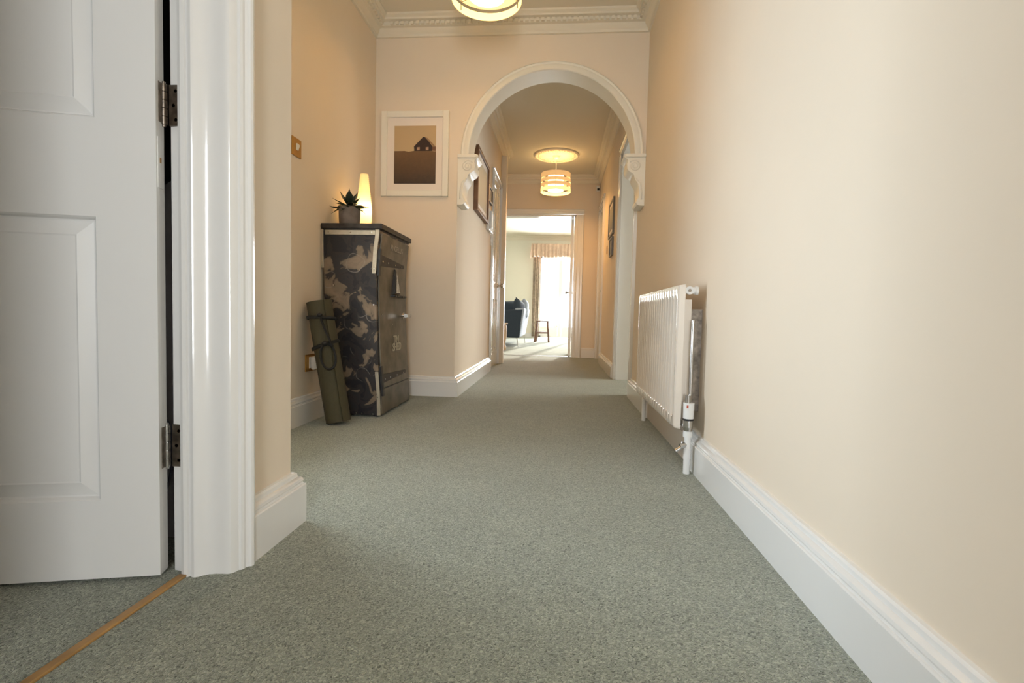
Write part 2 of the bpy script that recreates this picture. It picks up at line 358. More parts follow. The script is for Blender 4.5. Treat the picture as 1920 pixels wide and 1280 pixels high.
# ---------------------------------------------------------------- skirting boards, cornices
SK = [(0, 0), (.029, 0), (.029, .100), (.027, .103), (.0235, .1035), (.0225, .108), (.024, .112), (.0225, .118), (.018, .122), (.0135, .1235), (.0125, .127), (.012, .132), (.008, .136), (0, .1365)]
def skirt(name, path, label, m=TRIM, k=1.0):
    return struct(MB().sweep(path, [(d*k, z) for d, z in SK]).build(name, m, smooth=True, auto=30), label, 'skirting board')
skirt('baseboard_right', [(XR, Y0), (XR, 2.035)], 'white moulded skirting board along the near right wall')
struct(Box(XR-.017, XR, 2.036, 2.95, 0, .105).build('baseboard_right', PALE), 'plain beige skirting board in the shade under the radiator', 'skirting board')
skirt('baseboard_right', [(XR, 2.95), (XR, 3.715)], 'white skirting board end between radiator and right doorway')
skirt('baseboard_right', [(XR, 4.89), (XR, 6.38)], 'white skirting board under the small pictures beyond the right doorway')
skirt('baseboard_left', [(XN, YC), (XL, YC), (XL, 1.063)], 'white skirting board turning the corner beside the open door')
skirt('baseboard_niche', [(XN, YA), (XN, FD1)], 'white skirting board in the niche beside the rolled mat')
skirt('baseboard_arch', [(XC, 5.15), (XC, YA), (XN, YA)], 'white skirting board wrapping the arch pier and passage wall')
skirt('baseboard_far', [(XR, YF), (OX1+.115, YF)], 'white skirting board right of the living room doorway')

CO = [(0, ZT), (.105, ZT), (.105, ZT-.012), (.095, ZT-.018), (.088, ZT-.022), (.086, ZT-.032), (.070, ZT-.036), (.064, ZT-.040), (.060, ZT-.060), (.040, ZT-.064), (.034, ZT-.074), (.026, ZT-.086), (.016, ZT-.094), (.012, ZT-.108), (0, ZT-.110)]
c1 = struct(MB().sweep([(XR, Y0), (XR, YA), (XN, YA), (XN, YC), (XL, YC), (XL, Y0)], CO, True).build('trim_2', CEIL, smooth=True, auto=30), 'plaster cornice round the near hall ceiling', 'cornice')
mb = MB(); x = XN+.12
while x < XR-.09:
    mb.box(x, x+.020, YA-.076, YA-.0585, ZT-.059, ZT-.041); x += .034
y = YC+.1
while y < YA-.1:
    mb.box(XN+.0585, XN+.076, y, y+.020, ZT-.059, ZT-.041); mb.box(XR-.076, XR-.0585, y, y+.020, ZT-.059, ZT-.041); y += .034
d_ = mb.build('dentil_row', CEIL, c1); d_['kind'] = 'stuff'
struct(MB().sweep([(XR, YB), (XR, YF), (-1.6, YF), (-1.6, YE), (XC, YE), (XC, YB)], CO, True).build('trim_3', CEIL, smooth=True, auto=30), 'plaster cornice round the passage ceiling beyond the arch', 'cornice')
COL = [(d, z+ZL-ZT) for d, z in CO]
struct(MB().sweep([(3.0, YF+.16), (3.0, 13.4), (-3.5, 13.4), (-3.5, YF+.16)], COL, True).build('trim_4', CEIL, smooth=True, auto=30), 'cornice above the curtain pelmet in the living room', 'cornice')

# ---------------------------------------------------------------- panelled doors
def panelled(width, height, th, panels, m, name, parent=None, z0=.008, handle=None, both=True):
    """leaf in local space: u along +x from hinge, front face at y=0 looking to -y, thickness to +y"""
    us = sorted({0, width, *[p[0] for p in panels], *[p[1] for p in panels]}); vs = sorted({z0, height, *[p[2] for p in panels], *[p[3] for p in panels]})
    mb = MB()
    for face, (yy, sgn) in enumerate(((0, 1), (th, -1))):
        for i in range(len(us)-1):
            for j in range(len(vs)-1):
                a, b, c, d = us[i], us[i+1], vs[j], vs[j+1]
                hit = any(p[0] <= a+1e-6 and b <= p[1]+1e-6 and p[2] <= c+1e-6 and d <= p[3]+1e-6 for p in panels)
                if not hit: mb.add([(a, yy, c), (b, yy, c), (b, yy, d), (a, yy, d)], [(0, 1, 2, 3)])
        for p in panels:
            rr = []
            for ins, dep in ((0, 0), (.003, .0035), (.006, .010), (.009, .0105), (.036, .0035), (.039, .0045)):
                a, b, c, d = p[0]+ins, p[1]-ins, p[2]+ins, p[3]-ins; Y = yy+sgn*dep
                rr.append([(a, Y, c), (b, Y, c), (b, Y, d), (a, Y, d)])
            n = len(mb.v)
            for r in rr: mb.v += r
            for k in range(len(rr)-1):
                for q in range(4): mb.f.append((n+4*k+q, n+4*k+(q+1) % 4, n+4*k+4+(q+1) % 4, n+4*k+4+q))
            mb.f.append(tuple(n+4*(len(rr)-1)+q for q in range(4)))
    mb.add([(0, 0, z0), (0, th, z0), (0, th, height), (0, 0, height)], [(0, 1, 2, 3)])
    mb.add([(width, 0, z0), (width, th, z0), (width, th, height), (width, 0, height)], [(0, 1, 2, 3)])
    mb.add([(0, 0, z0), (width, 0, z0), (width, th, z0), (0, th, z0)], [(0, 1, 2, 3)])
    mb.add([(0, 0, height), (width, 0, height), (width, th, height), (0, th, height)], [(0, 1, 2, 3)])
    o = mb.build(name, m, parent)
    return o
def four(w_, top=1.92):
    s_ = .108; mu = .09; pw = (w_-2*s_-mu)/2
    return [(s_, s_+pw, .169, .735), (s_+pw+mu, w_-s_, .169, .735), (s_, s_+pw, .925, top), (s_+pw+mu, w_-s_, .925, top)]
def knob(parent, x, y, z, ny, m=CHROME, r=.026):
    """round knob on a rose, pointing to local ny*y"""
    mb = MB().cyl((x, y, z), (x, y+ny*.006, z), .026, .024); mb.cyl((x, y+ny*.006, z), (x, y+ny*.035, z), .009)
    pr = [(.010, .030), (.022, .036), (r, .048), (r*.92, .058), (.012, .066), (.0, .067)]
    mb.loft([[(x+a*math.cos(2*PI*i/20), y+ny*h, z+a*math.sin(2*PI*i/20)) for i in range(20)] for a, h in pr])
    mb.build('door_knob', m, parent, smooth=True, auto=40)

# door 1: open leaf at the left; pivot on the hinge, leaf runs away to -x and slightly to -y
lw = .76
d1 = panelled(lw, 2.03, .033, four(lw), DOORW, 'door_1')
ang = math.atan2(-.075, -.278)
# local +x -> leaf direction; local -y must face the camera: mirror the x axis into the direction
for v in d1.data.vertices: v.co = Vector((-v.co.x, v.co.y, v.co.z))
bm = bmesh.new(); bm.from_mesh(d1.data); bmesh.ops.recalc_face_normals(bm, faces=bm.faces); bm.to_mesh(d1.data); bm.free()
d1.location = (-.803, .970, 0); d1.rotation_euler = (0, 0, math.atan2(.075, .278))
bpy.context.view_layer.update()
struct(d1, 'white gloss panelled door standing open at the left edge', 'door')
def local(parent, ob):
    ob.matrix_parent_inverse = Matrix(); return ob
knob(d1, -lw+.07, 0, 1.0, -1)
for ob in d1.children: local(d1, ob)
# lock scar on the hinge edge (local x=0 plane, thickness along y)
o = Box(-.0005, .0012, .005, .029, .80, .90).build('old_hinge_recess', DOORW, d1); local(d1, o)
o = Box(-.0005, .0018, .012, .018, .850, .860).build('paint_chip', OAKT, d1); local(d1, o); o['label'] = 'bare wood chip in the door edge'
def hinge(z0, z1):
    h = empty('hinge', (-.806, 1.004, z0), 'x', 'hinge')
    del h['label'], h['category']
    return h
# hinges: parts of the door frame moulding (built below)

# door lining and architrave of the near left doorway
AP = [(-.685, 1.064), (-.657, 1.063), (-.652, 1.058), (-.650, 1.051), (-.652, 1.045), (-.658, 1.043), (-.661, 1.039), (-.661, 1.032), (-.664, 1.027), (-.669, 1.026), (-.671, 1.018), (-.676, 1.010),
      (-.682, 1.007), (-.692, 1.0065), (-.705, 1.005), (-.718, 1.001), (-.728, .994), (-.734, .987), (-.740, .984), (-.746, .9845), (-.748, .988), (-.752, .988), (-.754, .984), (-.761, .982), (-.768, .984), (-.772, .990), (-.774, 1.001), (-.776, 1.004), (-.802, 1.009), (-.802, 1.03), (-.685, 1.03)]
mb = MB().loft([[(x, y, z) for x, y in AP] for z in (0, 2.03)])
fr1 = struct(mb.build('trim_5', TRIM, smooth=True, auto=28), 'white moulded architrave and jamb on the hinge side of the open door', 'door frame')
struct(MB().loft([[(-.70, y, 2.03), (-.655, y, 2.03), (-.65, y, 2.06), (-.655, y, 2.10), (-.685, y, 2.10), (-.685, y, 2.05), (-.81, y, 2.05), (-.81, y, 2.03)] for y in (.10, 1.06)]).build('trim_6', TRIM), 'white head of the near doorway frame', 'door frame')
struct(Box(-.812, -.655, .13, .17, 0, 2.03).build('trim_6', TRIM), 'white near jamb of the left doorway', 'door frame')
for (z0, z1) in ((.226, .315), (.930, 1.012), (1.70, 1.79)):
    h = MB().box(-.8015, -.7785, 1.0035, 1.0085, z0, z1).build('hinge', STEEL, fr1)
    kn = MB()
    n = 5; hh = (z1-z0)/n
    for i in range(n): kn.cyl((-.8085, .9985, z0+i*hh+.0008), (-.8085, .9985, z0+(i+1)*hh-.0008), .0062, seg=14)
    kn.cyl((-.8085, .9985, z0-.004), (-.8085, .9985, z1+.004), .0035, seg=10)
    kn.build('knuckle', CHROME if z0 < .5 else STEEL, h, smooth=True, auto=40)
    sc = MB()
    for f_ in (.15, .5, .85): sc.cyl((-.787 - (.005 if f_ == .5 else 0), 1.0035, z0+(z1-z0)*f_), (-.787-(.005 if f_ == .5 else 0), 1.0045, z0+(z1-z0)*f_), .0036, seg=10)
    sc.build('screw_heads', CHROME, h)
    # leaf let into the door edge
    dl = Box(-.0005, .0016, .010, .030, z0+.002, z1-.002).build('hinge_leaf', STEEL, d1); local(d1, dl)
struct(Box(-.773, -.756, .17, .985, 0, .006).build('trim_7', OAKT, bevel=.002), 'thin wooden threshold strip across the left doorway', 'threshold')

# things glimpsed in the side room through the hinge gap
mb = MB()
rings = []
for k, (z, a, b) in enumerate([(.84, .02, .012), (.86, .05, .02), (.95, .08, .028), (1.2, .09, .03), (1.45, .08, .03), (1.5, .03, .015)]):
    rings.append([(-.93+a*math.cos(t), 1.12+b*math.sin(t), z) for t in [2*PI*i/16 for i in range(16)]])
mb.loft(rings)
o = mb.build('coat', COATM, smooth=True); tag(o, 'black garment hanging behind the open door, seen in the hinge gap', 'clothing')
mb = MB().tube([(-.935, 1.148, .345+.0), (-.93, 1.142, .30), (-.918, 1.146, .27), (-.915, 1.15, .20), (-.925, 1.148, .14), (-.94, 1.148, .10)], .003, 6)
tag(mb.build('cable', mat('grey_cable', (.25, .25, .33), .5), smooth=True), 'thin grey cable hanging on the wall behind the hinge gap', 'cable')

# generic architrave around an opening in a wall plane
APR = [(0, 0), (.018, 0), (.020, .012), (.014, .020), (.014, .045), (.022, .056), (.022, .074), (0, .080)]   # (out from wall, away from opening)
def arch_x(name, xw, side, ya, yb, zt, label, k=1.0, depth=.0):
    """frame on the wall plane x=xw, room on side (+1: room at larger x)"""
    mb = MB()
    for yy, s_ in ((ya, -1), (yb, 1)):
        mb.loft([[(xw+side*d, yy+s_*w_*k, z) for d, w_ in APR] for z in (0, zt)])
    mb.loft([[(xw+side*d, yy, zt+w_*k) for d, w_ in APR] for yy in (ya-.08*k, yb+.08*k)])
    if depth:
        t = .02
        mb.box(min(xw, xw-side*depth), max(xw, xw-side*depth), ya-.0, ya+t, 0, zt); mb.box(min(xw, xw-side*depth), max(xw, xw-side*depth), yb-t, yb, 0, zt); mb.box(min(xw, xw-side*depth), max(xw, xw-side*depth), ya, yb, zt-t, zt)
    return struct(mb.build(name, TRIM), label, 'door frame')
arch_x('trim_8', XR, -1, DY0, DY1, 2.02, 'white frame of the doorway just beyond the arch on the right', 1.0, .13)
arch_x('trim_9', XR, -1, 6.50, 7.13, 2.0, 'white frame of the last doorway on the right', 1.0, .10)
arch_x('trim_10', XC, 1, 5.25, 5.95, 2.02, 'white frame around the glossy door on the passage left wall', .4, .03)
# protruding far upright of that frame
struct(Box(XC, XC+.065, 5.955, 6.04, 0, ZT-.11).build('trim_11', mat('beige_upright', (.74, .64, .50), .4), bevel=.004), 'beige upright ending the passage left wall', 'door frame')

def door_in_x(name, x, y0, y1, h, side, label, m=TRIM, knob_y=None, kn=CHROME):
    wd = y1-y0
    o = panelled(wd, h, .035, four(wd), m, name)
    # local -y must face side*x ; rotate so local x runs along world y
    if side < 0:   # room at smaller x: -y -> -x : rotate -90 => x-> -y
        o.rotation_euler = (0, 0, -PI/2); o.location = (x, y1, 0)
    else:
        o.rotation_euler = (0, 0, PI/2); o.location = (x, y0, 0)
    bpy.context.view_layer.update()
    if knob_y is not None:
        kx = (y1-knob_y) if side < 0 else (knob_y-y0)
        knob(o, kx, 0, .90, -1, kn)
        for c in o.children: c.matrix_parent_inverse = Matrix()
    return struct(o, label, 'door')
GLOSSD = mat('passage_door_gloss', (.72, .70, .64), .10, coat=.6, bump=(6, .05, .01))
door_in_x('door_2', XC-.002, 5.272, 5.928, 2.0, 1, 'glossy white panelled door closed on the passage left wall', GLOSSD, 5.87)
door_in_x('door_4', XR+.05, 6.522, 7.108, 1.98, -1, 'white panelled door at the far end of the right wall', TRIM, 6.59)

# living room doorway frame
mb = MB()
for xx, s_ in ((OX0, -1), (OX1, 1)): mb.loft([[(xx+s_*w_*1.35, YF-d, z) for d, w_ in APR] for z in (0, OZ)])
mb.loft([[(xx, YF-d, OZ+w_) for d, w_ in APR] for xx in (OX0-.108, OX1+.108)])
mb.box(OX1-.02, OX1, YF, YF+.16, 0, OZ); mb.box(OX0, OX0+.02, YF, YF+.16, 0, OZ); mb.box(OX0, OX1, YF, YF+.16, OZ-.02, OZ)
f12 = struct(mb.build('trim_12', TRIM), 'white frame of the doorway into the living room', 'door frame')
for z in (.24, .93, 1.74): Box(OX1-.024, OX1-.020, YF+.06, YF+.085, z, z+.09).build('hinge', STEEL, f12)
struct(Box(OX0+.02, OX1-.02, YF+.05, YF+.085, 0, .004).build('trim_13', STEEL), 'dark threshold bar between hall and living room carpet', 'threshold')
lf = panelled(.52, 1.95, .04, [(.1, .42, .18, .73), (.1, .42, .92, 1.84)], TRIM, 'door_5')
lf.location = (OX1-.025, YF+.17, 0); lf.rotation_euler = (0, 0, math.radians(88.5)); bpy.context.view_layer.update()
knob(lf, .45, 0, .93, -1); knob(lf, .45, .04, .93, 1)
for c in lf.children: c.matrix_parent_inverse = Matrix()
struct(lf, 'white narrow door leaf folded back into the living room', 'door')

# ---------------------------------------------------------------- windows
def casement(name, axis, fixed, a0, a1, z0, z1, nm, label, rail=0, th=.06):
    def bx(a, b, c, d, e=0):
        return (a, b, fixed+e, fixed+th-e, c, d) if axis == 'y' else (fixed+e, fixed+th-e, a, b, c, d)
    fr = .05
    mb = Box(*bx(a0, a0+fr, z0, z1)).box(*bx(a1-fr, a1, z0, z1)).box(*bx(a0, a1, z1-fr, z1)).box(*bx(a0, a1, z0, z0+fr))
    r = struct(mb.build(name, TRIM), label, 'window')
    for k in range(1, nm):
        xm = a0+(a1-a0)*k/nm
        Box(*bx(xm-.045, xm+.045, z0+fr, z1-fr, .004)).build('mullion', TRIM, r)
    for k in range(nm):
        p0 = a0+(a1-a0)*k/nm+.05; p1 = a0+(a1-a0)*(k+1)/nm-.05; zz = z0+fr
        if rail:
            q = Box(*bx(p0, p1, zz, rail, .008)).build('bottom_panel', TRIM, r); zz = rail
        Box(*bx(p0, p1, zz, z1-fr, .027)).build('pane', GLASS, r)
    return r
wg = casement('window_1', 'y', 13.42, WX0, WX1, .02, WZ, 4, 'bright glazed garden doors behind the curtain in the living room', .30)
for zz in (.96,): MB().cyl((-.09, 13.41, .32), (-.01, 13.41, .32), .012).build('bolt', BRASS, wg)
casement('window_3', 'x', 2.955, 3.7, 5.5, .4, 2.05, 2, 'window of the room through the right doorway', 0, .04)
casement('window_2', 'y', Y0-.09, -.06, .5, .2, 1.75, 1, 'front window behind the camera')
casement('door_3', 'x', XN-.09, FD0, FD1, .01, 2.05, 1, 'glazed front door in the niche wall, out of the picture', .30)
struct(Box(-8, 9, 13.56, 40, -.14, -.04).build('floor_patio', mat('pale_paving', (.6, .58, .52), .8, noise=(3, .15))), 'pale paving outside the garden doors', 'patio')

# ---------------------------------------------------------------- metal cabinet
cb = empty('metal_cabinet', (-1.10, 2.92, 0), 'tall camouflage-painted steel cabinet standing in the niche under the lamp and plant', 'cabinet')
def xr(z):   # bowed door side
    T = [(0, -.928), (.12, -.932), (.30, -.948), (.52, -.958), (.77, -.962), (.90, -.955), (.97, -.946), (1.03, -.946)]
    for (a, b), (c, d) in zip(T, T[1:]):
        if a <= z <= c: return b+(d-b)*(z-a)/(c-a)
    return T[-1][1]
def xl(z): return -1.222-.03*min(1, z/.9)
zs = [.012, .12, .30, .42, .52, .65, .77, .9, .97, .995]
CY0, CY1 = 2.655, 3.175
MB().loft([[(xl(z), CY0, z), (xr(z), CY0, z), (xr(z), CY1, z), (xl(z), CY1, z)] for z in zs]).build('body', CAMO, cb)
MB().box(-1.262, -.930, CY0-.012, CY1+.012, .998, 1.026).build('lid', LIDM, cb, bevel=.003)
Box(-1.255, -.944, CY0-.002, CY1+.004, .990, .999).build('lid_gap', BLACK, cb)
# side trims on the camera-facing side
def vstrip(name, x0f, za, zb, wdt, m=ALU, n=6):
    MB().loft([[(x0f(z), CY0-.009, z), (x0f(z)+wdt, CY0-.009, z), (x0f(z)+wdt, CY0-.001, z), (x0f(z), CY0-.001, z)] for z in [za+(zb-za)*i/n for i in range(n+1)]]).build(name, m, cb, bevel=.001)
vstrip('corner_strip', lambda z: xr(z)-.021, .765, .994, .021, n=8)
vstrip('corner_strip', lambda z: xl(z)-.012, .79, .994, .014)
vstrip('corner_strip', lambda z: xr(z)-.018, .012, .245, .018)
Box(-1.240, -.968, CY0-.010, CY0-.001, .966, .990).build('top_strip', ALU, cb, bevel=.001)
mb = MB()
for x, z in ((-1.22, .978), (-1.10, .978), (-.985, .978), (xr(.8)-.010, .79), (xr(.15)-.009, .11), (xr(.2)-.009, .235), (-1.19, .7), (-.97, .6)):
    mb.cyl((x, CY0-.0125, z), (x, CY0-.009 if z > .75 or z < .3 else CY0, z), .0035, seg=8)
for x in (-1.15, -1.06, -1.03, -.97): mb.cyl((x, CY0-.008, .02), (x, CY0, .02), .004, seg=8)
mb.build('rivets', CHROME, cb)
# door
dz0, dz1 = .155, .978
zz = [dz0+(dz1-dz0)*i/14 for i in range(15)]
dr = MB().loft([[(xr(z)+.001, CY0+.022, z), (xr(z)+.008, CY0+.022, z), (xr(z)+.008, CY1-.012, z), (xr(z)+.001, CY1-.012, z)] for z in zz]).build('door', DOORM, cb, bevel=.0015)
MB().loft([[(xr(z)+.0, CY0+.006, z), (xr(z)+.005, CY0+.006, z), (xr(z)+.005, CY1-.004, z), (xr(z)+.0, CY1-.004, z)] for z in (.02, .08, .148)]).build('plinth', DOORM, cb)
Box(xr(.15)-.001, xr(.15)+.003, CY0+.01, CY1-.008, .149, .154).build('plinth_gap', BLACK, cb)
mb = MB()
for x, y in ((-1.19, 2.70), (-.97, 2.70), (-1.19, 3.13), (-.97, 3.13)): mb.cyl((x, y, 0), (x, y, .014), .016, seg=14)
mb.build('feet', BLACK, cb)
def strap_hinge(z, h0, h1, bz0, bz1):
    s = MB().loft([[(xr(z)+.008, y, z-h/2), (xr(z)+.012, y, z-h/2), (xr(z)+.012, y, z+h/2), (xr(z)+.008, y, z+h/2)] for y, h in ((CY0+.024, h0), (CY0+.43, h1), (CY0+.44, h1*.5))]).build('strap_hinge', STRAPM, dr)
    MB().loft([[(xr(q)+.004, CY0-.001, q), (xr(q)+.016, CY0-.001, q), (xr(q)+.016, CY0+.022, q), (xr(q)+.004, CY0+.022, q)] for q in [bz0+(bz1-bz0)*i/5 for i in range(6)]]).build('hinge_bar', BLACK, dr)
    mb = MB()
    for y in (.05, .14, .26, .38): mb.cyl((xr(z)+.012, CY0+y, z-.004), (xr(z)+.0155, CY0+y, z-.004), .0045, seg=10)
    mb.build('hinge_bolts', CHROME, dr)
strap_hinge(.838, .060, .020, .755, .895)
strap_hinge(.205, .048, .020, .115, .275)
# wedge-shaped polished badge on its ledge
yb, zb, xb = 2.925, .664, xr(.72)+.008
MB().loft([[(xb, yb-.050, zb), (xb, yb+.050, zb), (xb, yb+.012, zb+.150), (xb, yb-.004, zb+.150)], [(xb+.022, yb-.042, zb+.004), (xb+.022, yb+.045, zb+.004), (xb+.010, yb+.009, zb+.140), (xb+.010, yb-.002, zb+.140)]]).build('wedge_badge', DARKM, dr)
MB().add([(xb+.0225, yb-.030, zb+.012), (xb+.0225, yb+.042, zb+.012), (xb+.0120, yb+.008, zb+.128)], [(0, 1, 2)]).add([(xb+.0245, yb-.030, zb+.012), (xb+.0245, yb+.042, zb+.012), (xb+.0140, yb+.008, zb+.128)], [(0, 1, 2)]).build('badge_face', mat('hammered_chrome', (.75, .73, .70), .15, 1, bump=(90, 1, .01), noise=(45, .6)), dr)
Box(xb-.002, xb+.026, yb-.062, yb+.17, zb-.012, zb-.002).build('ledge', DARKM, dr)
mb = MB()
for y in (yb-.05, yb+.0, yb+.09, yb+.14): mb.cyl((xb+.026, y, zb-.007), (xb+.030, y, zb-.007), .0045, seg=8)
for y, z in ((CY0+.06, .55), (CY0+.23, .495)): mb.cyl((xr(z)+.008, y, z), (xr(z)+.011, y, z), .004, seg=8)
mb.build('ledge_bolts', CHROME, dr)
hy, hz = 3.095, .545
hb = MB().cyl((xr(hz)+.006, hy, hz), (xr(hz)+.05, hy, hz), .010)
hb.cyl((xr(hz)+.045, hy-.065, hz-.001), (xr(hz)+.045, hy+.016, hz), .012); hb.cyl((xr(hz)+.006, hy, hz), (xr(hz)+.012, hy, hz), .02)
hb.build('handle', CHROME, dr, smooth=True, auto=40)
def text(s, size, loc, m, parent, name='lettering', sy=1.0, bold=.0006):
    cu = bpy.data.curves.new(name, 'FONT'); cu.body = s; cu.size = size; cu.extrude = .0006; cu.align_x = 'CENTER'; cu.offset = bold; cu.space_line = .75
    t = bpy.data.objects.new(name, cu); C.objects.link(t); bpy.context.view_layer.update()
    me = bpy.data.meshes.new_from_object(t.evaluated_get(bpy.context.evaluated_depsgraph_get()))
    bpy.data.objects.remove(t)
    # text plane -> faces +x, reading direction +y
    me.transform(Matrix(((0, 0, 1, 0), (1, 0, 0, 0), (0, sy, 0, 0), (0, 0, 0, 1))))
    me.transform(Matrix.Translation(loc)); me.materials.clear(); me.materials.append(m)
    o = bpy.data.objects.new(name, me); C.objects.link(o); o.parent = parent; o.matrix_parent_inverse = parent.matrix_basis.inverted()
    return o
text('ANGELUS', .052, (xr(.92)+.0105, CY0+.275, .912), LETTER2, dr, sy=.85)
text('TIN', .062, (xr(.39)+.0105, CY0+.285, .388), LETTER, dr, sy=.95, bold=.0012)
text('SHED', .066, (xr(.36)+.0105, CY0+.300, .342), LETTER, dr, sy=.95, bold=.0012)

# ---------------------------------------------------------------- rolled exercise mat with carry strap
b0 = Vector((-1.078, 2.458, .0)); t0 = Vector((-1.192, 2.475, .600)); ax = (t0-b0).normalized()
b0 = b0 + Vector((0, 0, .014))
ym = empty('rolled_mat', (-1.078, 2.458, 0), 'rolled olive green exercise mat leaning between cabinet and niche wall', 'exercise mat')
uu = ax.cross(Vector((0, 1, 0))).normalized(); vv = ax.cross(uu).normalized()
spiral = []
R0 = .064
outer = []; inner = []
nseg = 150; turns = 6.2
for i in range(nseg+1):
    a = 2*PI*turns*i/nseg; r = R0-(R0-.012)*i/nseg
    outer.append((math.cos(a+2.4)*r, math.sin(a+2.4)*r)); inner.append((math.cos(a+2.4)*(r-.0052), math.sin(a+2.4)*(r-.0052)))
ring = outer+inner[::-1]
L = .605
mbm = MB(); n = 2*(nseg+1)
for s_ in (0, L):
    mbm.v += [tuple(b0+ax*s_+uu*p[0]+vv*p[1]) for p in ring]
for j in range(n): mbm.f.append((j, (j+1) % n, n+(j+1) % n, n+j))
for k in (0, n):
    for i in range(nseg): mbm.f.append((k+i, k+i+1, k+n-2-i, k+n-1-i))
mbm.build('mat_roll', MATG, ym, smooth=True, auto=50)
st = empty('carry_strap', (0, 0, 0), 'x', 'x'); 
bpy.data.objects.remove(st)
def hoop(s_, tilt):
    pts = []
    for i in range(33):
        a = 2*PI*i/32; p = b0+ax*(s_+tilt*math.cos(a-.3))+uu*math.cos(a)*.0665+vv*math.sin(a)*.0665
        pts.append(p)
    return pts
def on_surf(s_, ang, r=.067): return b0+ax*s_+uu*math.cos(ang)*r+vv*math.sin(ang)*r
# find angle facing camera
best = min(range(360), key=lambda d: (on_surf(.3, math.radians(d))-Vector((0, 0, .56))).length)
ca = math.radians(best)
mbs = MB()
for s_, t_ in ((.520, .012), (.385, -.012)):
    P = hoop(s_, t_); mbs.tube(P, (.0030, .0095), 6, flat=uu, cap=False)
mbs.build('strap_band', STRAP, ym, smooth=True)
# link strap and hanging loop
ls = MB()
sgn = 1 if (on_surf(.3, ca+.5)-on_surf(.3, ca)).x > 0 else -1
ls.tube([on_surf(.535, ca-.05*sgn), on_surf(.50, ca, .070), on_surf(.45, ca+.15*sgn, .069), on_surf(.40, ca+.35*sgn, .070), on_surf(.37, ca+.5*sgn, .069)], (.0035, .0105), 8, flat=uu)
loop = []
for i in range(25):
    a = PI/2+2*PI*i/24
    loop.append(on_surf(.325+.062*math.sin(a), ca+(.05+.52*math.cos(a))*sgn, .0695))
ls.tube(loop, (.0026, .0062), 6, flat=vv)
ls.build('carry_loop', STRAP, ym, smooth=True)
kb = MB()
for s_, a_ in ((.532, ca-.08*sgn), (.392, ca-.05*sgn)):
    c_ = on_surf(s_, a_, .069)
    rings = []
    for q in range(7):
        t = -1+2*q/6; rr = math.sqrt(max(0, 1-t*t))
        rings.append([c_+ax*t*.011+ (uu*math.cos(2*PI*i/12)*.014+vv*math.sin(2*PI*i/12)*.014)*max(rr, .05) for i in range(12)])
    kb.loft(rings)
kb.build('strap_buckles', BLACK, ym, smooth=True)

# ---------------------------------------------------------------- pot plant
TOPZ = 1.026
px, py = -1.160, 2.775
pp = empty('potted_succulent', (px, py, TOPZ), 'dark succulent in a grey stone pot on the cabinet top', 'potted plant')
MB().lathe([(.0, TOPZ), (.050, TOPZ), (.054, TOPZ+.006), (.057, TOPZ+.05), (.0585, TOPZ+.104), (.056, TOPZ+.107), (.052, TOPZ+.104), (.051, TOPZ+.092), (0, TOPZ+.092)], (px, py)).build('pot', POT, pp, smooth=True, auto=40)
MB().lathe([(.0505, TOPZ+.09), (.03, TOPZ+.096), (0, TOPZ+.098)], (px, py)).build('soil', SOIL, pp)
def leafmesh(Ln, Wd, curl, lift):
    rings = []
    for i in range(9):
        t = i/8; wdt = Wd*math.sin(PI*min(1, .12+.88*t))**.7*(1 if t < .6 else (1-t)/.4*.9+.1)
        x = Ln*t; z = lift*Ln*t+curl*Ln*t*t; th = .0035*(1-t*.8)
        rings.append([(x, wdt*math.cos(a), z+th*math.sin(a)+abs(math.cos(a))*wdt*.35) for a in [2*PI*j/8 for j in range(8)]])
    return MB().loft(rings)
base = TOPZ+.098
LM = []
for Ln, Wd, cu_, li in ((.112, .020, .10, .0), (.100, .018, -.10, .22), (.090, .013, .15, .32), (.058, .021, .4, 1.1), (.10, .016, -.45, .12)):
    o = leafmesh(Ln, Wd, cu_, li).build('leaf', LEAF, pp, smooth=True); LM.append(o)
first = set(LM)
def put(o, az, dz=0, s_=1):
    o.matrix_parent_inverse = pp.matrix_basis.inverted(); o.location = (px, py, base+dz); o.rotation_euler = (0, 0, math.radians(az)); o.scale = (s_,)*3
plan = [(0, 180, 0, 1), (0, 0, 0, 1), (0, 215, -.005, .95), (0, 335, -.003, .95), (4, 190, .004, 1.0), (4, 350, .004, 1.0), (4, 260, 0, .9), (1, 160, .008, 1), (1, 20, .008, 1), (1, 235, .008, .9), (1, 300, .010, 1), (1, 100, .01, 1),
        (2, 200, .012, 1), (2, 330, .012, 1), (2, 80, .012, 1), (2, 270, .015, .9), (3, 170, .010, 1.1), (3, 290, .015, 1.0), (3, 60, .018, 1), (3, 350, .018, .85), (3, 120, .020, .8), (0, 60, 0, .9), (0, 130, 0, .9), (0, 285, -.004, .8)]
used = set()
for k, az, dz, s_ in plan:
    if k in used:
        o = LM[k].copy(); C.objects.link(o)
    else: o = LM[k]; used.add(k)
    put(o, az, dz, s_)

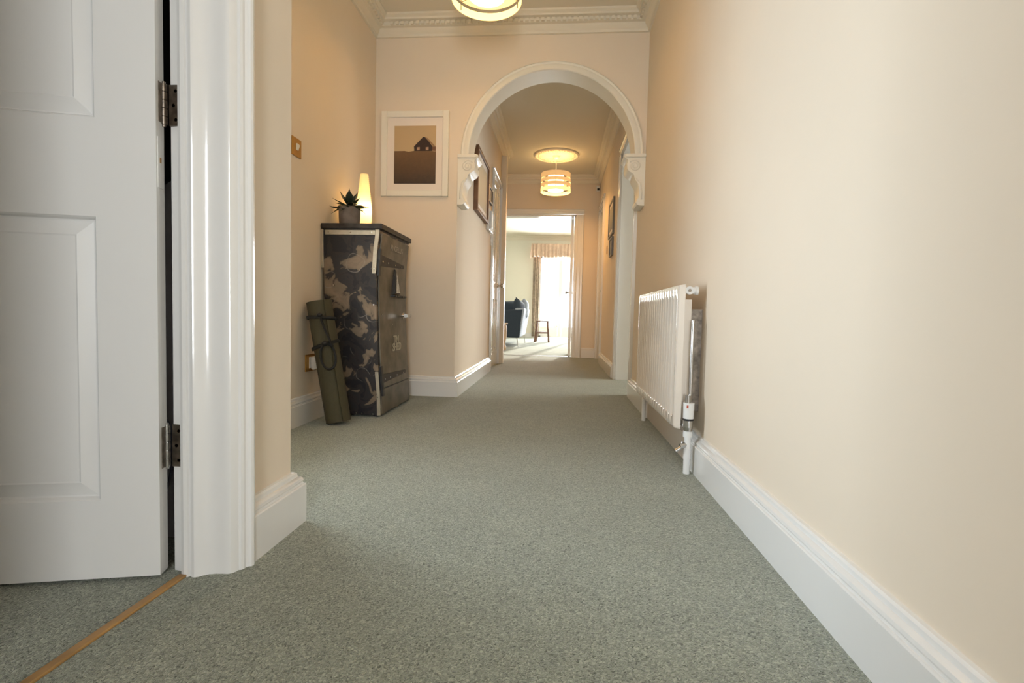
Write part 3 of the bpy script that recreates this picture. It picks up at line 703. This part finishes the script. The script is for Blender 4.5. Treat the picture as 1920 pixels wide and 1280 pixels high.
# ---------------------------------------------------------------- table lamp
lx, ly = -1.148, 2.955
tl = empty('table_lamp', (lx, ly, TOPZ), 'slim tapered white ribbed lamp glowing on the cabinet behind the plant', 'table lamp')
prof = []
nr = 30
def lr(t):   # radius along height
    return .041+.006*math.sin(PI*min(1, t/.45)*.5) - (.0 if t < .35 else (t-.35)/.65*.0235)
for i in range(nr*2+1):
    t = i/(nr*2); prof.append((lr(t)-(.0030 if i % 2 else 0), TOPZ+.012+.325*t))
MB().lathe(prof, (lx, ly), 36).build('lamp_shade', TLAMP, tl, smooth=True)
MB().lathe([(0, TOPZ), (.042, TOPZ), (.042, TOPZ+.012), (0, TOPZ+.012)], (lx, ly)).build('base', WHITEP, tl, smooth=True, auto=30)
MB().lathe([(0, TOPZ+.09), (.014, TOPZ+.10), (.02, TOPZ+.12), (.014, TOPZ+.145), (0, TOPZ+.15)], (lx, ly), 20).build('bulb', BULB, tl, smooth=True)
l_ = lamp('table_lamp_light', 'POINT', (lx, ly, TOPZ+.13), 4.2, (1, .58, .20), shadow_soft_size=.03); l_.parent = tl; l_.matrix_parent_inverse = tl.matrix_basis.inverted()

# ---------------------------------------------------------------- pendant lights
def pendant(x, y, zb, cordtop, label, power, rose=False):
    p = empty('pendant_light', (x, y, cordtop), label, 'ceiling light', 'banded drum pendant lights')
    zt = zb+.222; R_ = .180
    for (a, b, m, rr) in ((.165, .222, BAND, R_-.004), (.110, .148, BAND, R_), (.058, .096, BAND, R_), (0, .040, BANDLOW, R_)):
        MB().lathe([(rr, zb+a), (rr, zb+b), (rr-.0025, zb+b), (rr-.0025, zb+a), (rr, zb+a)], (x, y), 56).build('shade_band', m, p, smooth=True, auto=40)
    MB().lathe([(.093, zb+.020), (.093, zb+.200), (.091, zb+.200), (.091, zb+.020), (.093, zb+.020)], (x, y), 44).build('inner_shade', INNER, p, smooth=True, auto=40)
    fr = MB()
    for k in range(3):
        a = 2*PI*k/3+.52
        c_, s_ = math.cos(a), math.sin(a)
        fr.tube([(x+c_*.012, y+s_*.012, zt-.03), (x+c_*(R_-.006), y+s_*(R_-.006), zt-.012)], .0018, 6)
        fr.tube([(x+c_*(R_-.006), y+s_*(R_-.006), zt-.012), (x+c_*(R_-.006), y+s_*(R_-.006), zb+.01)], .0022, 6)
        for zz_ in (.05, .103, .155): fr.tube([(x+c_*.093, y+s_*.093, zb+zz_), (x+c_*(R_-.004), y+s_*(R_-.004), zb+zz_)], .0018, 6)
    fr.build('shade_frame', STEEL, p, smooth=True)
    MB().cyl((x, y, zt-.055), (x, y, zt-.005), .017).build('lamp_holder', WHITEP, p, smooth=True, auto=40)
    MB().cyl((x, y, zt-.005), (x, y, cordtop-.004), .0035, seg=8).build('cord', WHITEP, p, smooth=True)
    MB().lathe([(.0, cordtop-.035), (.012, cordtop-.034), (.034, cordtop-.022), (.040, cordtop-.004), (.040, cordtop)], (x, y), 28).build('ceiling_cup', WHITEP, p, smooth=True)
    MB().lathe([(0, zb+.060), (.02, zb+.068), (.03, zb+.095), (.022, zb+.13), (.012, zb+.168)], (x, y), 24).build('bulb', BULB, p, smooth=True)
    for nm, dz, pw in (('pendant_lamp_light', .06, power),):
        l = lamp(nm, 'POINT', (x, y, zb+dz-.075+.08), pw, (1, .50, .15), shadow_soft_size=.05); l.parent = p; l.matrix_parent_inverse = p.matrix_basis.inverted()
    return p
RX, RY = -.073, 6.30
pendant(-.41, 2.70, 2.17, ZT, 'nearer banded drum pendant light cut off by the top of the picture', 11)
pendant(RX, RY, 2.055, ZT-.022, 'farther banded drum pendant light hanging from the plaster rose', 42)
# plaster ceiling rose
rs = empty('ceiling_rose', (RX, RY, ZT), 'round moulded plaster rose on the passage ceiling above the far pendant', 'ceiling rose')
MB().lathe([(.268, ZT), (.268, ZT-.014), (.258, ZT-.022), (.244, ZT-.022), (.236, ZT-.014), (.226, ZT-.012), (.05, ZT-.014), (.045, ZT-.022), (0, ZT-.022)], (RX, RY), 64).build('disc', CEIL, rs, smooth=True, auto=30)
pm = None
for k in range(24):
    if pm is None:
        rg = []
        for i in range(7):
            t = i/6; r_ = .07+.13*t; wd = .004+.011*math.sin(PI*(.15+.8*t)) 
            rg.append([(r_, -wd, 0), (r_, 0, -.007*math.sin(PI*(.1+.8*t))-.002), (r_, wd, 0)])
        pm = MB().loft(rg, cap=False, closed=False).build('petal', CEIL, rs); o = pm
    else:
        o = pm.copy(); C.objects.link(o)
    o.matrix_parent_inverse = rs.matrix_basis.inverted(); o.location = (RX, RY, ZT-.0132); o.rotation_euler = (0, 0, 2*PI*k/24)
bd = None
for k in range(40):
    a = 2*PI*k/40
    if bd is None:
        bd = MB().lathe([(.009, 0), (.007, -.005), (.0, -.007)], (0, 0), 8).build('bead', CEIL, rs, smooth=True); o = bd
    else: o = bd.copy(); C.objects.link(o)
    o.matrix_parent_inverse = rs.matrix_basis.inverted(); o.location = (RX+.213*math.cos(a), RY+.213*math.sin(a), ZT-.0125)

# ---------------------------------------------------------------- radiator
RY0, RY1, RZ0, RZ1, RX0 = 1.925, 2.855, .158, .690, .436
rd = empty('radiator', (.485, (RY0+RY1)/2, RZ0), 'white ribbed panel radiator on the right wall', 'radiator')
# pressed front: profile along y
prof = [(RX0+.022, RY0), (RX0+.003, RY0+.004), (RX0, RY0+.010), (RX0, RY0+.022)]
nr = 18; pitch_ = (RY1-RY0-.06)/nr
for k in range(nr):
    ya = RY0+.030+k*pitch_
    prof += [(RX0+.001, ya+pitch_*.10), (RX0+.013, ya+pitch_*.28), (RX0+.021, ya+pitch_*.50), (RX0+.013, ya+pitch_*.72), (RX0+.001, ya+pitch_*.90), (RX0-.001, ya+pitch_)]
prof += [(RX0, RY1-.022), (RX0, RY1-.010), (RX0+.003, RY1-.004), (RX0+.022, RY1)]
def fluted(zA, zB):
    rings = []
    flat = [(x if i < 3 or i > len(prof)-4 else RX0, y) for i, (x, y) in enumerate(prof)]
    return [([(x, y, zA) for x, y in flat]), ([(x, y, zA+.012) for x, y in prof]), ([(x, y, zB-.012) for x, y in prof]), ([(x, y, zB) for x, y in flat])]
fr_ = fluted(RZ0+.040, RZ1-.040)
flat = [(x if i < 3 or i > len(prof)-4 else RX0, y) for i, (x, y) in enumerate(prof)]
rings = [[(RX0+.022, y, RZ0) for x, y in flat], [(max(x, RX0+.002), y, RZ0+.004) for x, y in flat], [(x, y, RZ0+.012) for x, y in flat]]+fr_+[[(x, y, RZ1-.012) for x, y in flat], [(max(x, RX0+.002), y, RZ1-.004) for x, y in flat], [(RX0+.022, y, RZ1) for x, y in flat]]
MB().loft(rings, cap=False, closed=False).build('front_panel', RADM, rd, smooth=True, auto=50)
Box(RX0+.022, RX0+.024, RY0, RY1, RZ0, RZ1).build('back_plate', RADM, rd)
cv = MB()
yy = RY0+.05
cv.box(RX0+.024, RX0+.054, RY0+.028, RY0+.031, RZ0+.03, RZ1-.055)
while yy < RY1-.05:
    cv.box(RX0+.024, RX0+.050, yy, yy+.002, RZ0+.05, RZ1-.055); yy += .03
cv.box(RX0+.050, RX0+.052, RY0+.03, RY1-.03, RZ0+.05, RZ1-.055)
cv.build('convector', RADM, rd)
br = MB()
for y in (RY0+.05, RY1-.16): br.box(RX0+.052, XR, y, y+.03, RZ0+.06, RZ1-.09)
br.build('wall_brackets', STEEL, rd)
MB().cyl((RX0+.012, RY0+.022, .668), (RX0+.062, RY0+.022, .668), .013).cyl((RX0+.062, RY0+.022, .668), (RX0+.072, RY0+.022, .668), .016).cyl((RX0+.040, RY0+.008, .668), (RX0+.040, RY0+.022, .668), .015).build('air_vent', WHITEP, rd, smooth=True, auto=40)
MB().cyl((RX0+.040, RY0+.004, .668), (RX0+.040, RY0+.008, .668), .006, seg=6).build('vent_screw', STEEL, rd)
vx, vy = .482, 1.905
va = MB().cyl((vx, vy, .155), (vx, vy, .172), .014, .017).cyl((vx, vy, .172), (vx, vy, .196), .018).cyl((vx, vy+.005, .165), (vx-.015, RY0+.03, .185), .012)
va.build('valve_body', CHROME, rd, smooth=True, auto=40)
MB().cyl((vx, vy, .203), (vx, vy, .260), .0185, .0195).build('valve_head', WHITEP, rd, smooth=True, auto=40)
MB().cyl((vx, vy, .196), (vx, vy, .203), .0192).build('valve_ring', BLACK, rd, smooth=True, auto=40)
MB().cyl((vx-.004, vy, .260), (vx-.004, vy, .288), .010).cyl((vx+.006, vy+.01, .262), (vx+.006, vy+.01, .56), .006).build('upright_pipe', CHROME, rd, smooth=True, auto=40)
Box(vx-.012, vx-.006, vy-.0205, vy-.0185, .243, .253).build('valve_mark', mat('red_mark', (.5, .08, .03), .4), rd)
MB().cyl((vx, vy, 0), (vx, vy, .140), .0115).cyl((vx, vy, .135), (vx, vy, .157), .0165).cyl((vx, vy, .055), (vx, vy, .095), .0135).build('supply_pipe', WHITEP, rd, smooth=True, auto=40)
MB().cyl((vx, vy, .108), (vx-.026, vy-.004, .100), .010).build('drain_cock', CHROME, rd, smooth=True, auto=40)
MB().cyl((vx-.022, vy-.003, .096), (vx-.042, vy-.004, .082), .005, .007).cyl((vx-.024, vy-.003, .10), (vx-.018, vy-.003, .118), .003).build('drain_spout', CHROME, rd, smooth=True, auto=40)
MB().cyl((.485, RY1+.015, 0), (.485, RY1+.015, .15), .011).cyl((.485, RY1+.015, .15), (.485, RY1+.015, .21), .015).cyl((.485, RY1+.015, .185), (RX0+.02, RY1-.03, .185), .010).build('return_valve', WHITEP, rd, smooth=True, auto=40)

# ---------------------------------------------------------------- pictures
def print_mat(name, top, bot, sc=30):
    m = bpy.data.materials.new(name); m.use_nodes = True; nt = m.node_tree; b = nt.nodes['Principled BSDF']; b.inputs['Roughness'].default_value = .6
    tc = nt.nodes.new('ShaderNodeTexCoord'); sp = nt.nodes.new('ShaderNodeSeparateXYZ'); nt.links.new(tc.outputs['Generated'], sp.inputs[0])
    n = nt.nodes.new('ShaderNodeTexNoise'); n.inputs['Scale'].default_value = sc; n.inputs['Detail'].default_value = 5
    nt.links.new(tc.outputs['Object'], n.inputs['Vector'])
    ad = nt.nodes.new('ShaderNodeMath'); ad.operation = 'MULTIPLY_ADD'; ad.inputs[1].default_value = .35; nt.links.new(n.outputs['Fac'], ad.inputs[0]); 
    sb = nt.nodes.new('ShaderNodeMath'); sb.operation = 'SUBTRACT'; sb.inputs[1].default_value = .17; nt.links.new(sp.outputs['Z'], sb.inputs[0]); nt.links.new(sb.outputs[0], ad.inputs[2])
    r = nt.nodes.new('ShaderNodeValToRGB'); r.color_ramp.elements[0].color = (*bot, 1); r.color_ramp.elements[1].color = (*top, 1)
    nt.links.new(ad.outputs[0], r.inputs[0]); nt.links.new(r.outputs[0], b.inputs['Base Color'])
    return m
# framed photograph on the arch wall
x0, x1, z0, z1 = -1.216, -.756, 1.346, 1.907
pf = empty('framed_picture', ((x0+x1)/2, YA, z0), 'white framed photograph of a dark gabled house on a hill, left of the arch', 'picture')
fw_ = .040
MB().box(x0, x0+fw_, YA-.024, YA, z0, z1).box(x1-fw_, x1, YA-.024, YA, z0, z1).box(x0+fw_, x1-fw_, YA-.024, YA, z1-fw_, z1).box(x0+fw_, x1-fw_, YA-.024, YA, z0, z0+fw_).build('frame', FRAMEW, pf, bevel=.003)
Box(x0+fw_, x1-fw_, YA-.012, YA-.002, z0+fw_, z1-fw_).build('mount', PAPER, pf)
ax0, ax1, az0, az1 = -1.128, -.843, 1.430, 1.812
pr_ = Box(ax0, ax1, YA-.0125, YA-.0115, az0, az1).build('print', print_mat('print_sky', (.50, .36, .20), (.56, .40, .22), 4), pf)
hz_ = az0+(az1-az0)*.565
hill = [(ax0, hz_+.0), (ax0+.07, hz_+.001), (ax0+.10, hz_-.004), (ax0+.14, hz_+.002), (ax0+.2, hz_+.002), (ax1, hz_-.002), (ax1, az0), (ax0, az0)]
MB().loft([[(x, y, z) for x, z in hill] for y in (YA-.0131, YA-.0126)]).build('printed_hill', print_mat('print_hill', (.16, .085, .035), (.045, .026, .018), 45), pr_)
def poly(name, P, m, e):
    MB().loft([[(x, y, z) for x, z in P] for y in (YA-.0131-e, YA-.0129-e+.0001)]).build(name, m, pr_)
s_ = .145; hx = ax0+.138
DK = mat('print_dark', (.035, .018, .014), .7); RF = mat('print_roof', (.30, .18, .09), .7); BW = mat('print_side', (.17, .08, .045), .7); WIN = mat('print_window', (.42, .26, .17), .7)
poly('printed_house', [(hx, hz_), (hx-.003, hz_+.030), (hx+.060, hz_+.094), (hx+.075, hz_+.090), (hx+.122, hz_+.032), (hx+.122, hz_)], DK, .0006)
poly('printed_roof', [(hx+.070, hz_+.092), (hx+.088, hz_+.086), (hx+.144, hz_+.030), (hx+.125, hz_+.032)], RF, .0012)
poly('printed_wall', [(hx+.122, hz_+.001), (hx+.122, hz_+.030), (hx+.146, hz_+.029), (hx+.146, hz_)], BW, .0009)
for wx in (.018, .078):
    poly('printed_window', [(hx+wx, hz_+.004), (hx+wx, hz_+.024), (hx+wx+.019, hz_+.026), (hx+wx+.019, hz_+.006)], WIN, .0014)

def pic_x(name, xw, side, ya, yb, za, zb, fwid, dep, fm, inner, label, cat='picture', group=None, mount=.0):
    t = empty(name, (xw, (ya+yb)/2, za), label, cat, group)
    X0, X1 = sorted((xw, xw+side*dep))
    MB().box(X0, X1, ya, ya+fwid, za, zb).box(X0, X1, yb-fwid, yb, za, zb).box(X0, X1, ya+fwid, yb-fwid, zb-fwid, zb).box(X0, X1, ya+fwid, yb-fwid, za, za+fwid).build('frame', fm, t, bevel=.002)
    a, b = sorted((xw+side*.002, xw+side*dep*.55))
    if mount:
        Box(a, b, ya+fwid, yb-fwid, za+fwid, zb-fwid).build('mount', PAPER, t)
        b2 = sorted((xw+side*dep*.5, xw+side*(dep*.55+.001)))
        Box(*b2, ya+fwid+mount, yb-fwid-mount, za+fwid+mount, zb-fwid-mount).build('print', inner, t)
    else: Box(a, b, ya+fwid, yb-fwid, za+fwid, zb-fwid).build('print', inner, t)
    return t
pic_x('framed_picture', XC, 1, 4.09, 4.74, 1.395, 1.905, .028, .036, WOODF, print_mat('print_cream', (.62, .52, .36), (.45, .38, .25), 5), 'large brown wooden framed picture on the passage left wall', mount=.05)
pic_x('framed_picture', XC, 1, 4.84, 5.11, 1.640, 1.795, .020, .022, BLACK, print_mat('print_grey', (.20, .18, .15), (.10, .09, .08), 12), 'small black framed picture beside the passage door')
pic_x('framed_picture', XR, -1, 5.26, 5.72, 1.410, 1.775, .022, .02, mat('grey_frame', (.20, .18, .15), .4), print_mat('print_pale', (.45, .42, .34), (.25, .23, .18), 14), 'larger grey framed picture on the right wall past the doorway', mount=.04)
pic_x('framed_picture', XR, -1, 5.28, 5.55, 1.195, 1.385, .018, .02, mat('grey_frame_small', (.17, .15, .13), .4), print_mat('print_pale_small', (.42, .39, .32), (.22, .2, .16), 14), 'smaller grey framed picture hung below the larger one')
# white entry phone under the black frame
ph = empty('wall_phone', (XC, 4.97, 1.36), 'white wall telephone with hanging cord below the small black frame', 'telephone')
Box(XC, XC+.030, 4.83, 5.10, 1.36, 1.56).build('body', WHITEP, ph, bevel=.008)
Box(XC+.030, XC+.052, 4.85, 4.91, 1.375, 1.545).build('handset', WHITEP, ph, bevel=.012)
Box(XC+.030, XC+.033, 4.96, 5.04, 1.44, 1.52).build('display', mat('phone_screen', (.12, .11, .09), .3), ph)
pts = [(XC+.04, 4.88, 1.375)]+[(XC+.035+.006*math.sin(i*1.9), 4.89+.05*math.sin(PI*i/40)+.006*math.cos(i*1.9), 1.37-.14*math.sin(PI*i/40)) for i in range(1, 40)]
MB().tube(pts, .003, 6).build('cord', WHITEP, ph, smooth=True)

# switches, socket, sensor
def plate(name, axis, xw, side, y0_, y1_, z0_, z1_, m, label, cat, rock=WHITEP):
    t = empty(name, (xw, (y0_+y1_)/2, z0_), label, cat)
    a, b = sorted((xw, xw+side*.006)); Box(a, b, y0_, y1_, z0_, z1_).build('plate', m, t, bevel=.0015)
    return t
sw = plate('light_switch', 'x', XN, 1, 2.345, 2.430, 1.292, 1.378, BRASS, 'brass light switch on the niche wall above the rolled mat', 'light switch')
MB().loft([[(XN+.006, 2.378, z), (XN+.006+h, 2.380, z), (XN+.006+h, 2.395, z), (XN+.006, 2.397, z)] for z, h in ((1.322, .004), (1.345, .011), (1.352, .006))]).build('rocker', FRAMEW, sw, bevel=.001)
sw2 = plate('light_switch', 'x', XR, -1, 5.93, 6.01, 1.29, 1.375, BRASS, 'brass light switch on the right wall past the small pictures', 'light switch')
Box(XR-.010, XR-.006, 5.96, 5.98, 1.32, 1.345).build('rocker', FRAMEW, sw2)
so = plate('wall_socket', 'x', XN, 1, 2.482, 2.625, .252, .338, BRASS, 'brass wall socket half hidden behind the rolled mat', 'socket')
Box(XN+.006, XN+.009, 2.515, 2.605, .268, .325).build('insert', WHITEP, so)
pg = MB().loft([[(XN+.009, 2.530, .262), (XN+.009, 2.585, .262), (XN+.009, 2.585, .325), (XN+.009, 2.530, .325)], [(XN+.022, 2.527, .258), (XN+.022, 2.587, .258), (XN+.022, 2.587, .328), (XN+.022, 2.527, .328)], [(XN+.040, 2.538, .266), (XN+.040, 2.578, .266), (XN+.040, 2.578, .31), (XN+.040, 2.538, .31)]])
pl = pg.build('plug', WHITEP, bevel=.003); tag(pl, 'white plug pushed into the brass socket behind the mat', 'plug')
sn = empty('motion_sensor', (.50, YF, 2.28), 'small white motion sensor high in the far right corner of the passage', 'sensor')
MB().loft([[(.475, YF, 2.29), (.525, YF, 2.29), (.525, YF, 2.37), (.475, YF, 2.37)], [(.48, YF-.035, 2.295), (.52, YF-.035, 2.295), (.522, YF-.028, 2.365), (.478, YF-.028, 2.365)]]).build('housing', WHITEP, sn, bevel=.004)
Box(.485, .515, YF-.037, YF-.032, 2.30, 2.33).build('lens', BLACK, sn)

# ---------------------------------------------------------------- living room
# curtain and pelmet
def pleated(name, x0, x1, z0, z1, y, amp, waves, m, flare=0, hem=0):
    n = int(waves*10); rows = 7; rg = []
    for j in range(rows+1):
        t = j/rows; z = z0+(z1-z0)*t; r = []
        for i in range(n+1):
            u = i/n; ph_ = 2*PI*waves*u
            zz_ = z + (hem*math.sin(2*PI*u*4.0)*(1-t) if hem else 0)
            r.append((x0+(x1-x0)*u+.008*math.sin(ph_*.37+1), y+(amp*(1+flare*(1-t)))*math.sin(ph_+.5*math.sin(ph_*.21))-flare*.03*(1-t), zz_))
        rg.append(r)
    front = MB().loft(rg, cap=False, closed=False)
    o = front.build(name, m, smooth=True); sd = o.modifiers.new('cloth', 'SOLIDIFY'); sd.thickness = .006; sd.offset = 0
    return o
cu = pleated('curtain', -.675, -.475, .04, 2.15, 13.26, .022, 4.5, CURT); tag(cu, 'tan floor-length curtain gathered left of the bright garden doors', 'curtain')
pe = pleated('pelmet', -.72, 1.85, 2.055, 2.40, 13.13, .014, 26, PELM, 1.0, .012); tag(pe, 'dusty pink gathered pelmet above the garden doors', 'pelmet')
mb = MB()
rg = []
for j in range(8):
    t = j/7; z = 2.05+.35*t
    rg.append([(-.72-.03*(1-t)+.004*math.sin(i*1.5), 13.13-.03*(1-t)+(13.36-13.13)*i/12, z) for i in range(13)])
side = MB().loft(rg, cap=False, closed=False).build('pelmet_return', PELM, pe, smooth=True); sd = side.modifiers.new('cloth', 'SOLIDIFY'); sd.thickness = .006
Box(-.70, 1.83, 13.16, 13.36, 2.38, 2.40).build('pelmet_board', PALEW, pe)
struct(Box(-3.5, WX0-.01, 13.38, 13.4, 0, .12).build('baseboard_garden', TRIM), 'white skirting under the living room window wall', 'skirting board')

# sofa: near end is the arm, the tall outward-leaning back faces right
SX = -.60
so_ = empty('sofa', (-1.1, 9.95, 0), 'dark navy sofa on thin metal legs seen through the far doorway', 'sofa')
SY0, SY1 = 9.10, 10.75
def slab(name, quadlo, quadhi, m, bev=.025):
    return MB().loft([quadlo, quadhi]).build(name, m, so_, bevel=bev)
slab('near_arm', [(-1.50, SY0, .17), (-.672, SY0, .17), (-.672, SY0+.14, .17), (-1.50, SY0+.14, .17)], [(-1.50, SY0-.02, .60), (-.615, SY0-.02, .69), (-.615, SY0+.12, .69), (-1.50, SY0+.12, .60)], NAVY)
slab('far_arm', [(-1.50, SY1-.14, .17), (-.672, SY1-.14, .17), (-.672, SY1, .17), (-1.50, SY1, .17)], [(-1.50, SY1-.12, .60), (-.615, SY1-.12, .69), (-.615, SY1+.02, .69), (-1.50, SY1+.02, .60)], NAVY)
slab('back', [(-.80, SY0+.005, .17), (-.670, SY0+.005, .17), (-.670, SY1-.005, .17), (-.80, SY1-.005, .17)], [(-.76, SY0-.015, .70), (-.590, SY0-.015, .70), (-.590, SY1+.015, .70), (-.76, SY1+.015, .70)], BLUEG)  # navy like the arms; the sun on it is put into this paler colour
slab('seat_base', [(-1.48, SY0+.13, .17), (-.78, SY0+.13, .17), (-.78, SY1-.13, .17), (-1.48, SY1-.13, .17)], [(-1.48, SY0+.12, .32), (-.78, SY0+.12, .32), (-.78, SY1-.12, .32), (-1.48, SY1-.12, .32)], NAVY)
for ya, yb_ in ((SY0+.14, 9.92), (9.935, SY1-.14)):
    slab('seat_cushion', [(-1.50, ya, .32), (-.80, ya, .32), (-.80, yb_, .32), (-1.50, yb_, .32)], [(-1.50, ya, .46), (-.79, ya, .46), (-.79, yb_, .46), (-1.50, yb_, .46)], NAVY)
for x, y in ((-.72, SY0+.08), (-.69, SY1-.08), (-1.42, SY0+.08), (-1.42, SY1-.08)):
    MB().cyl((x, y, .172), (x+(.02 if x > -1 else -.02), y, 0), .011, .007, seg=10).build('leg', CHROME, so_, smooth=True, auto=40)
def cushion(cx, cy, cz, rx, ry, rz, w_, h_, t_, m, label):
    g = 10; vs = []; fs = []
    for sgn_ in (1, -1):
        for i in range(g+1):
            for j in range(g+1):
                u, v = -1+2*i/g, -1+2*j/g
                pin = 1-.10*(1-abs(u*v))*max(abs(u), abs(v))**2
                th = t_/2*((1-u**4)*(1-v**4))**.6
                vs.append((w_/2*u*pin, sgn_*th, h_/2*v*pin))
    k = (g+1)**2
    for i in range(g):
        for j in range(g):
            a = i*(g+1)+j; q = (a, a+1, a+g+2, a+g+1); fs.append(q); fs.append(tuple(k+x for x in q[::-1]))
    mb = MB().add(vs, fs); o = mb.build('cushion', m, smooth=True)
    bm = bmesh.new(); bm.from_mesh(o.data); bmesh.ops.remove_doubles(bm, verts=bm.verts, dist=.0005); bmesh.ops.recalc_face_normals(bm, faces=bm.faces); bm.to_mesh(o.data); bm.free()
    for p in o.data.polygons: p.use_smooth = True
    o.location = (cx, cy, cz); o.rotation_euler = (rx, ry, rz)
    return tag(o, label, 'cushion', 'sofa cushions')
cushion(-.715, 9.36, .665, 0, math.radians(10), math.radians(75), .44, .40, .14, NAVY, 'dark navy cushion leaning up at the sofa corner')
cushion(-.635, 9.85, .70, 0, math.radians(6), math.radians(86), .44, .36, .13, BLUEG, 'pale blue cushion behind the dark one on the sofa back')
cushion(-1.02, 10.3, .66, math.radians(-8), 0, math.radians(6), .60, .42, .14, NAVY, 'wide dark back cushion at the left end of the sofa')

# stool by the curtain
stl = empty('stool', (-.335, 11.30, 0), 'small brown wooden stool in front of the curtain', 'stool')
MB().loft([[(-.47+dx, 11.20+dy, z) for dx, dy in ((0, 0), (.27, 0), (.27, .20), (0, .20))] for z in (.445, .468)]).build('seat', STOOLW, stl, bevel=.006)
for sx, sy_, px_, py_ in ((-.445, 11.22, -.495, 11.19), (-.225, 11.22, -.185, 11.19), (-.445, 11.38, -.475, 11.42), (-.225, 11.38, -.195, 11.42)):
    MB().loft([[(px_+a, py_+b, 0) for a, b in ((-.02, -.018), (.02, -.018), (.02, .018), (-.02, .018))], [(sx+a, sy_+b, .446) for a, b in ((-.018, -.016), (.018, -.016), (.018, .016), (-.018, .016))]]).build('leg', STOOLW, stl, bevel=.003)
Box(-.455, -.215, 11.195, 11.215, .19, .222).build('stretcher', STOOLW, stl)
Box(-.455, -.215, 11.39, 11.41, .19, .222).build('stretcher', STOOLW, stl)

# pale wooden stand beside the doorway, mostly hidden by the wall end
wd_ = empty('wooden_stand', (-.93, 8.25, 0), 'pale carved wooden stand just inside the living room doorway', 'stand')
MB().lathe([(0, 0), (.075, 0), (.085, .02), (.085, .06), (.07, .09), (.072, .14), (.088, .20), (.092, .30), (.09, .38), (.075, .42), (0, .425)], (-.905, 8.25), 28).build('post', PALEW, wd_, smooth=True, auto=35)
MB().lathe([(0, .42), (.10, .422), (.105, .432), (.10, .442), (0, .445)], (-.905, 8.25), 28).build('top', PALEW, wd_, smooth=True, auto=35)

# ---------------------------------------------------------------- every loose piece of a part becomes a part of its own
def split_loose(o, name):
    me = o.data; n = len(me.vertices); par = list(range(n))
    def find(a):
        while par[a] != a: par[a] = par[par[a]]; a = par[a]
        return a
    for e in me.edges:
        a, b = find(e.vertices[0]), find(e.vertices[1])
        if a != b: par[a] = b
    groups = {}
    for p in me.polygons: groups.setdefault(find(p.vertices[0]), []).append(p)
    for ps in list(groups.values()):
        ids = sorted({v for p in ps for v in p.vertices}); mp = {v: i for i, v in enumerate(ids)}
        m2 = bpy.data.meshes.new(name); m2.from_pydata([me.vertices[v].co for v in ids], [], [[mp[v] for v in p.vertices] for p in ps])
        m2.materials.append(me.materials[0])
        for q, p in zip(m2.polygons, ps): q.use_smooth = p.use_smooth
        c = bpy.data.objects.new(name, m2); C.objects.link(c); c.parent = o.parent; c.matrix_parent_inverse = o.matrix_parent_inverse.copy(); c.matrix_basis = o.matrix_basis.copy()
    bpy.data.objects.remove(o)
for o in list(bpy.data.objects):
    k = o.name.split('.')[0]
    if k in SPLIT and o.type == 'MESH' and o.parent: split_loose(o, SPLIT[k])
